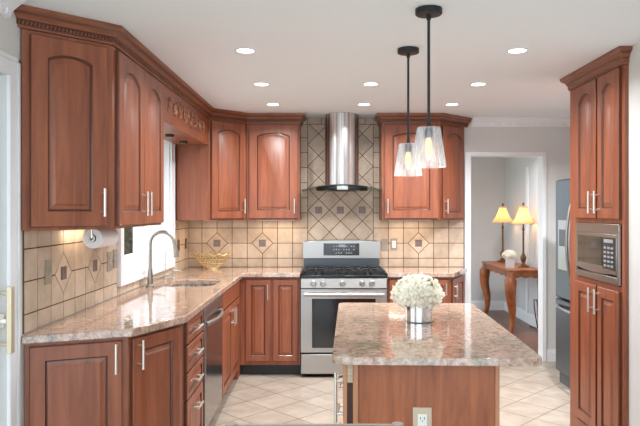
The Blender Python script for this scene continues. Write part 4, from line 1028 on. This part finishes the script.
def lamp(x, y, label):
    r = thing('table_lamp', label, 'table lamp', (x, y, tzp+0.001), 'table lamps on the console table'); z = tzp+0.001
    mb = MB(); mb.lathe([(0.075, z), (0.075, z+0.012), (0.055, z+0.02), (0.03, z+0.035), (0.018, z+0.05), (0.034, z+0.09), (0.038, z+0.12), (0.020, z+0.16), (0.013, z+0.18), (0.011, z+0.46), (0.018, z+0.475), (0.012, z+0.50), (0.006, z+0.56)], (x, y), 20); mb.build('base', M['bronze'], r)
    mb = MB(); n = 48; rg_ = []
    for k in range(9):
        t = k/8; rr = 0.050+0.100*(t**1.8); rg_.append([(x+(rr*(1+0.018*math.cos(12*2*PI*j/n)))*math.cos(2*PI*j/n), y+(rr*(1+0.018*math.cos(12*2*PI*j/n)))*math.sin(2*PI*j/n), z+0.765-0.215*t) for j in range(n)])
    mb.rings(rg_, False, False); mb.build('lamp_shade', M['shade'], r, solid=0.002)
    mb = MB(); mb.tube([(x, y, z+0.56), (x, y, z+0.785)], 0.003, 6); mb.ball((x, y, z+0.80), 0.014, 12, 8, (1, 1, 1.3)); mb.lathe([(0.055, z+0.757), (0.055, z+0.760)], (x, y), 16); mb.build('finial', M['bronze'], r)
    l = bpy.data.lights.new('bulb_light', 'POINT'); l.energy = 1.6; l.color = (1, .80, .52); l.shadow_soft_size = 0.035
    lo = bpy.data.objects.new('bulb_light', l); C.objects.link(lo); lo.parent = r; lo.location = (0, 0, 0.65)
lamp(2.478, 8.12, 'lit bell-shade bronze lamp on the console table, nearer one on the right')
lamp(2.435, 8.92, 'lit bell-shade bronze lamp on the console table, farther one on the left')
z0 = tzp+0.001
v2 = thing('ceramic_vase', 'small square white ceramic vase on the console table', 'vase', (2.255, 7.93, z0))
mb = MB()
def sq(h, z): return [(2.255-h, 7.93-h, z), (2.255+h, 7.93-h, z), (2.255+h, 7.93+h, z), (2.255-h, 7.93+h, z)]
mb.rings([sq(0.042, z0), sq(0.046, z0+0.13), sq(0.041, z0+0.13), sq(0.038, z0+0.01)]); mb.build('vessel', M['ceramic'], v2, bevel=0.003)
bouquet('ivory_bouquet', 'small ivory white flower bouquet in the ceramic vase between the table lamps', (2.25, 7.93, z0+0.160), 0.078, 0.055, 130, M['petal2'], 0.02, 9)
cd = thing('lamp_cord', 'thin black lamp cord hanging from the hallway outlet to the floor', 'cord', (2.60, 7.7, 0))
mb = MB(); mb.tube([(2.615, 8.0, 0.36), (2.58, 8.02, 0.36), (2.57, 7.98, 0.30), (2.58, 7.95, 0.15), (2.60, 7.93, 0.02), (2.58, 8.0, 0.012), (2.56, 8.12, 0.012)], 0.0075, 6)
mb.tube([(2.615, 7.92, 0.375), (2.585, 7.92, 0.37), (2.575, 7.85, 0.25), (2.58, 7.78, 0.10), (2.58, 7.70, 0.012)], 0.0075, 6); mb.build('wire', M['cord'], cd)
plate('white outlet low on the hallway wall behind the console table leg', (2.628, 7.96, 0.365), (-1, 0, 0), 0.07, 0.115, m='plastic')

# ------------------------------------------------------------------ chair in the foreground (only its top rail shows)
chx, chy = -0.037, 1.73
ch = thing('dining_chair', 'greyed wood dining chair whose top rail shows at the bottom edge', 'chair', (chx, chy, 0))
mb = MB(); mb.box(chx-0.24, chx+0.24, chy-0.012, chy+0.012, 0.84, 0.9055); mb.build('top_rail', M['chair'], ch, bevel=0.006)
for s in (-1, 1):
    mb = MB(); mb.tube([(chx+s*0.225, chy, 0.0), (chx+s*0.225, chy, 0.86), (chx+s*0.225, chy, 0.908)], [0.016, 0.018, 0.016], 10); mb.build('leg', M['chair'], ch)
    mb = MB(); mb.tube([(chx+s*0.215, chy-0.42, 0.0), (chx+s*0.215, chy-0.42, 0.44)], [0.014, 0.019], 10); mb.build('leg', M['chair'], ch)
mb = MB(); mb.prism([(chx-0.205, chy-0.02), (chx+0.205, chy-0.02), (chx+0.235, chy-0.45), (chx-0.235, chy-0.45)], 0.44, 0.475); mb.build('seat', M['chair'], ch, bevel=0.01)
for k in range(5): 
    mb = MB(); x_ = chx-0.14+0.07*k; mb.tube([(x_, chy-0.01, 0.47), (x_, chy, 0.845)], 0.009, 8); mb.build('spindle', M['chair'], ch)

# ------------------------------------------------------------------ garden shrub seen through the window
sh = thing('garden_shrub', 'dark green garden shrub seen through the sink window', 'shrub', (-3.5, 9.2, 0))
mb = MB(); rnd = random.Random(4)
for k in range(3000):
    a = rnd.uniform(0, 2*PI); t = rnd.uniform(0, 1); rr = 0.62*math.sqrt(rnd.uniform(0.4, 1)); z = 0.2+2.2*t
    rr *= (0.92-0.1*t)
    p = Vector((-3.26+rr*math.cos(a), 9.2+rr*math.sin(a), z)); a1 = Vector((rnd.uniform(-1, 1), rnd.uniform(-1, 1), rnd.uniform(-1, 1))).normalized(); b1_ = a1.orthogonal().normalized()
    mb.bm.faces.new([mb.bm.verts.new(p+v) for v in (a1*0.06, b1_*0.03, -a1*0.06, -b1_*0.03)])
mb.build('foliage', M['leaf'], sh)
mb = MB(); mb.tube([(-3.26, 9.2, 0), (-3.26, 9.2, 2.1)], [0.05, 0.02], 8); mb.ball((-3.26, 9.2, 1.2), 1, 14, 10, (0.47, 0.47, 1.5)); mb.build('trunk', M['leaf'], sh)
mb = MB(); mb.box(-14, XL-0.165, YF, 22, -0.06, 0.0); tag(mb.build('ground_lawn', mat('pale_lawn', (150, 160, 120), 0.9, var=0.2)), kind='structure')
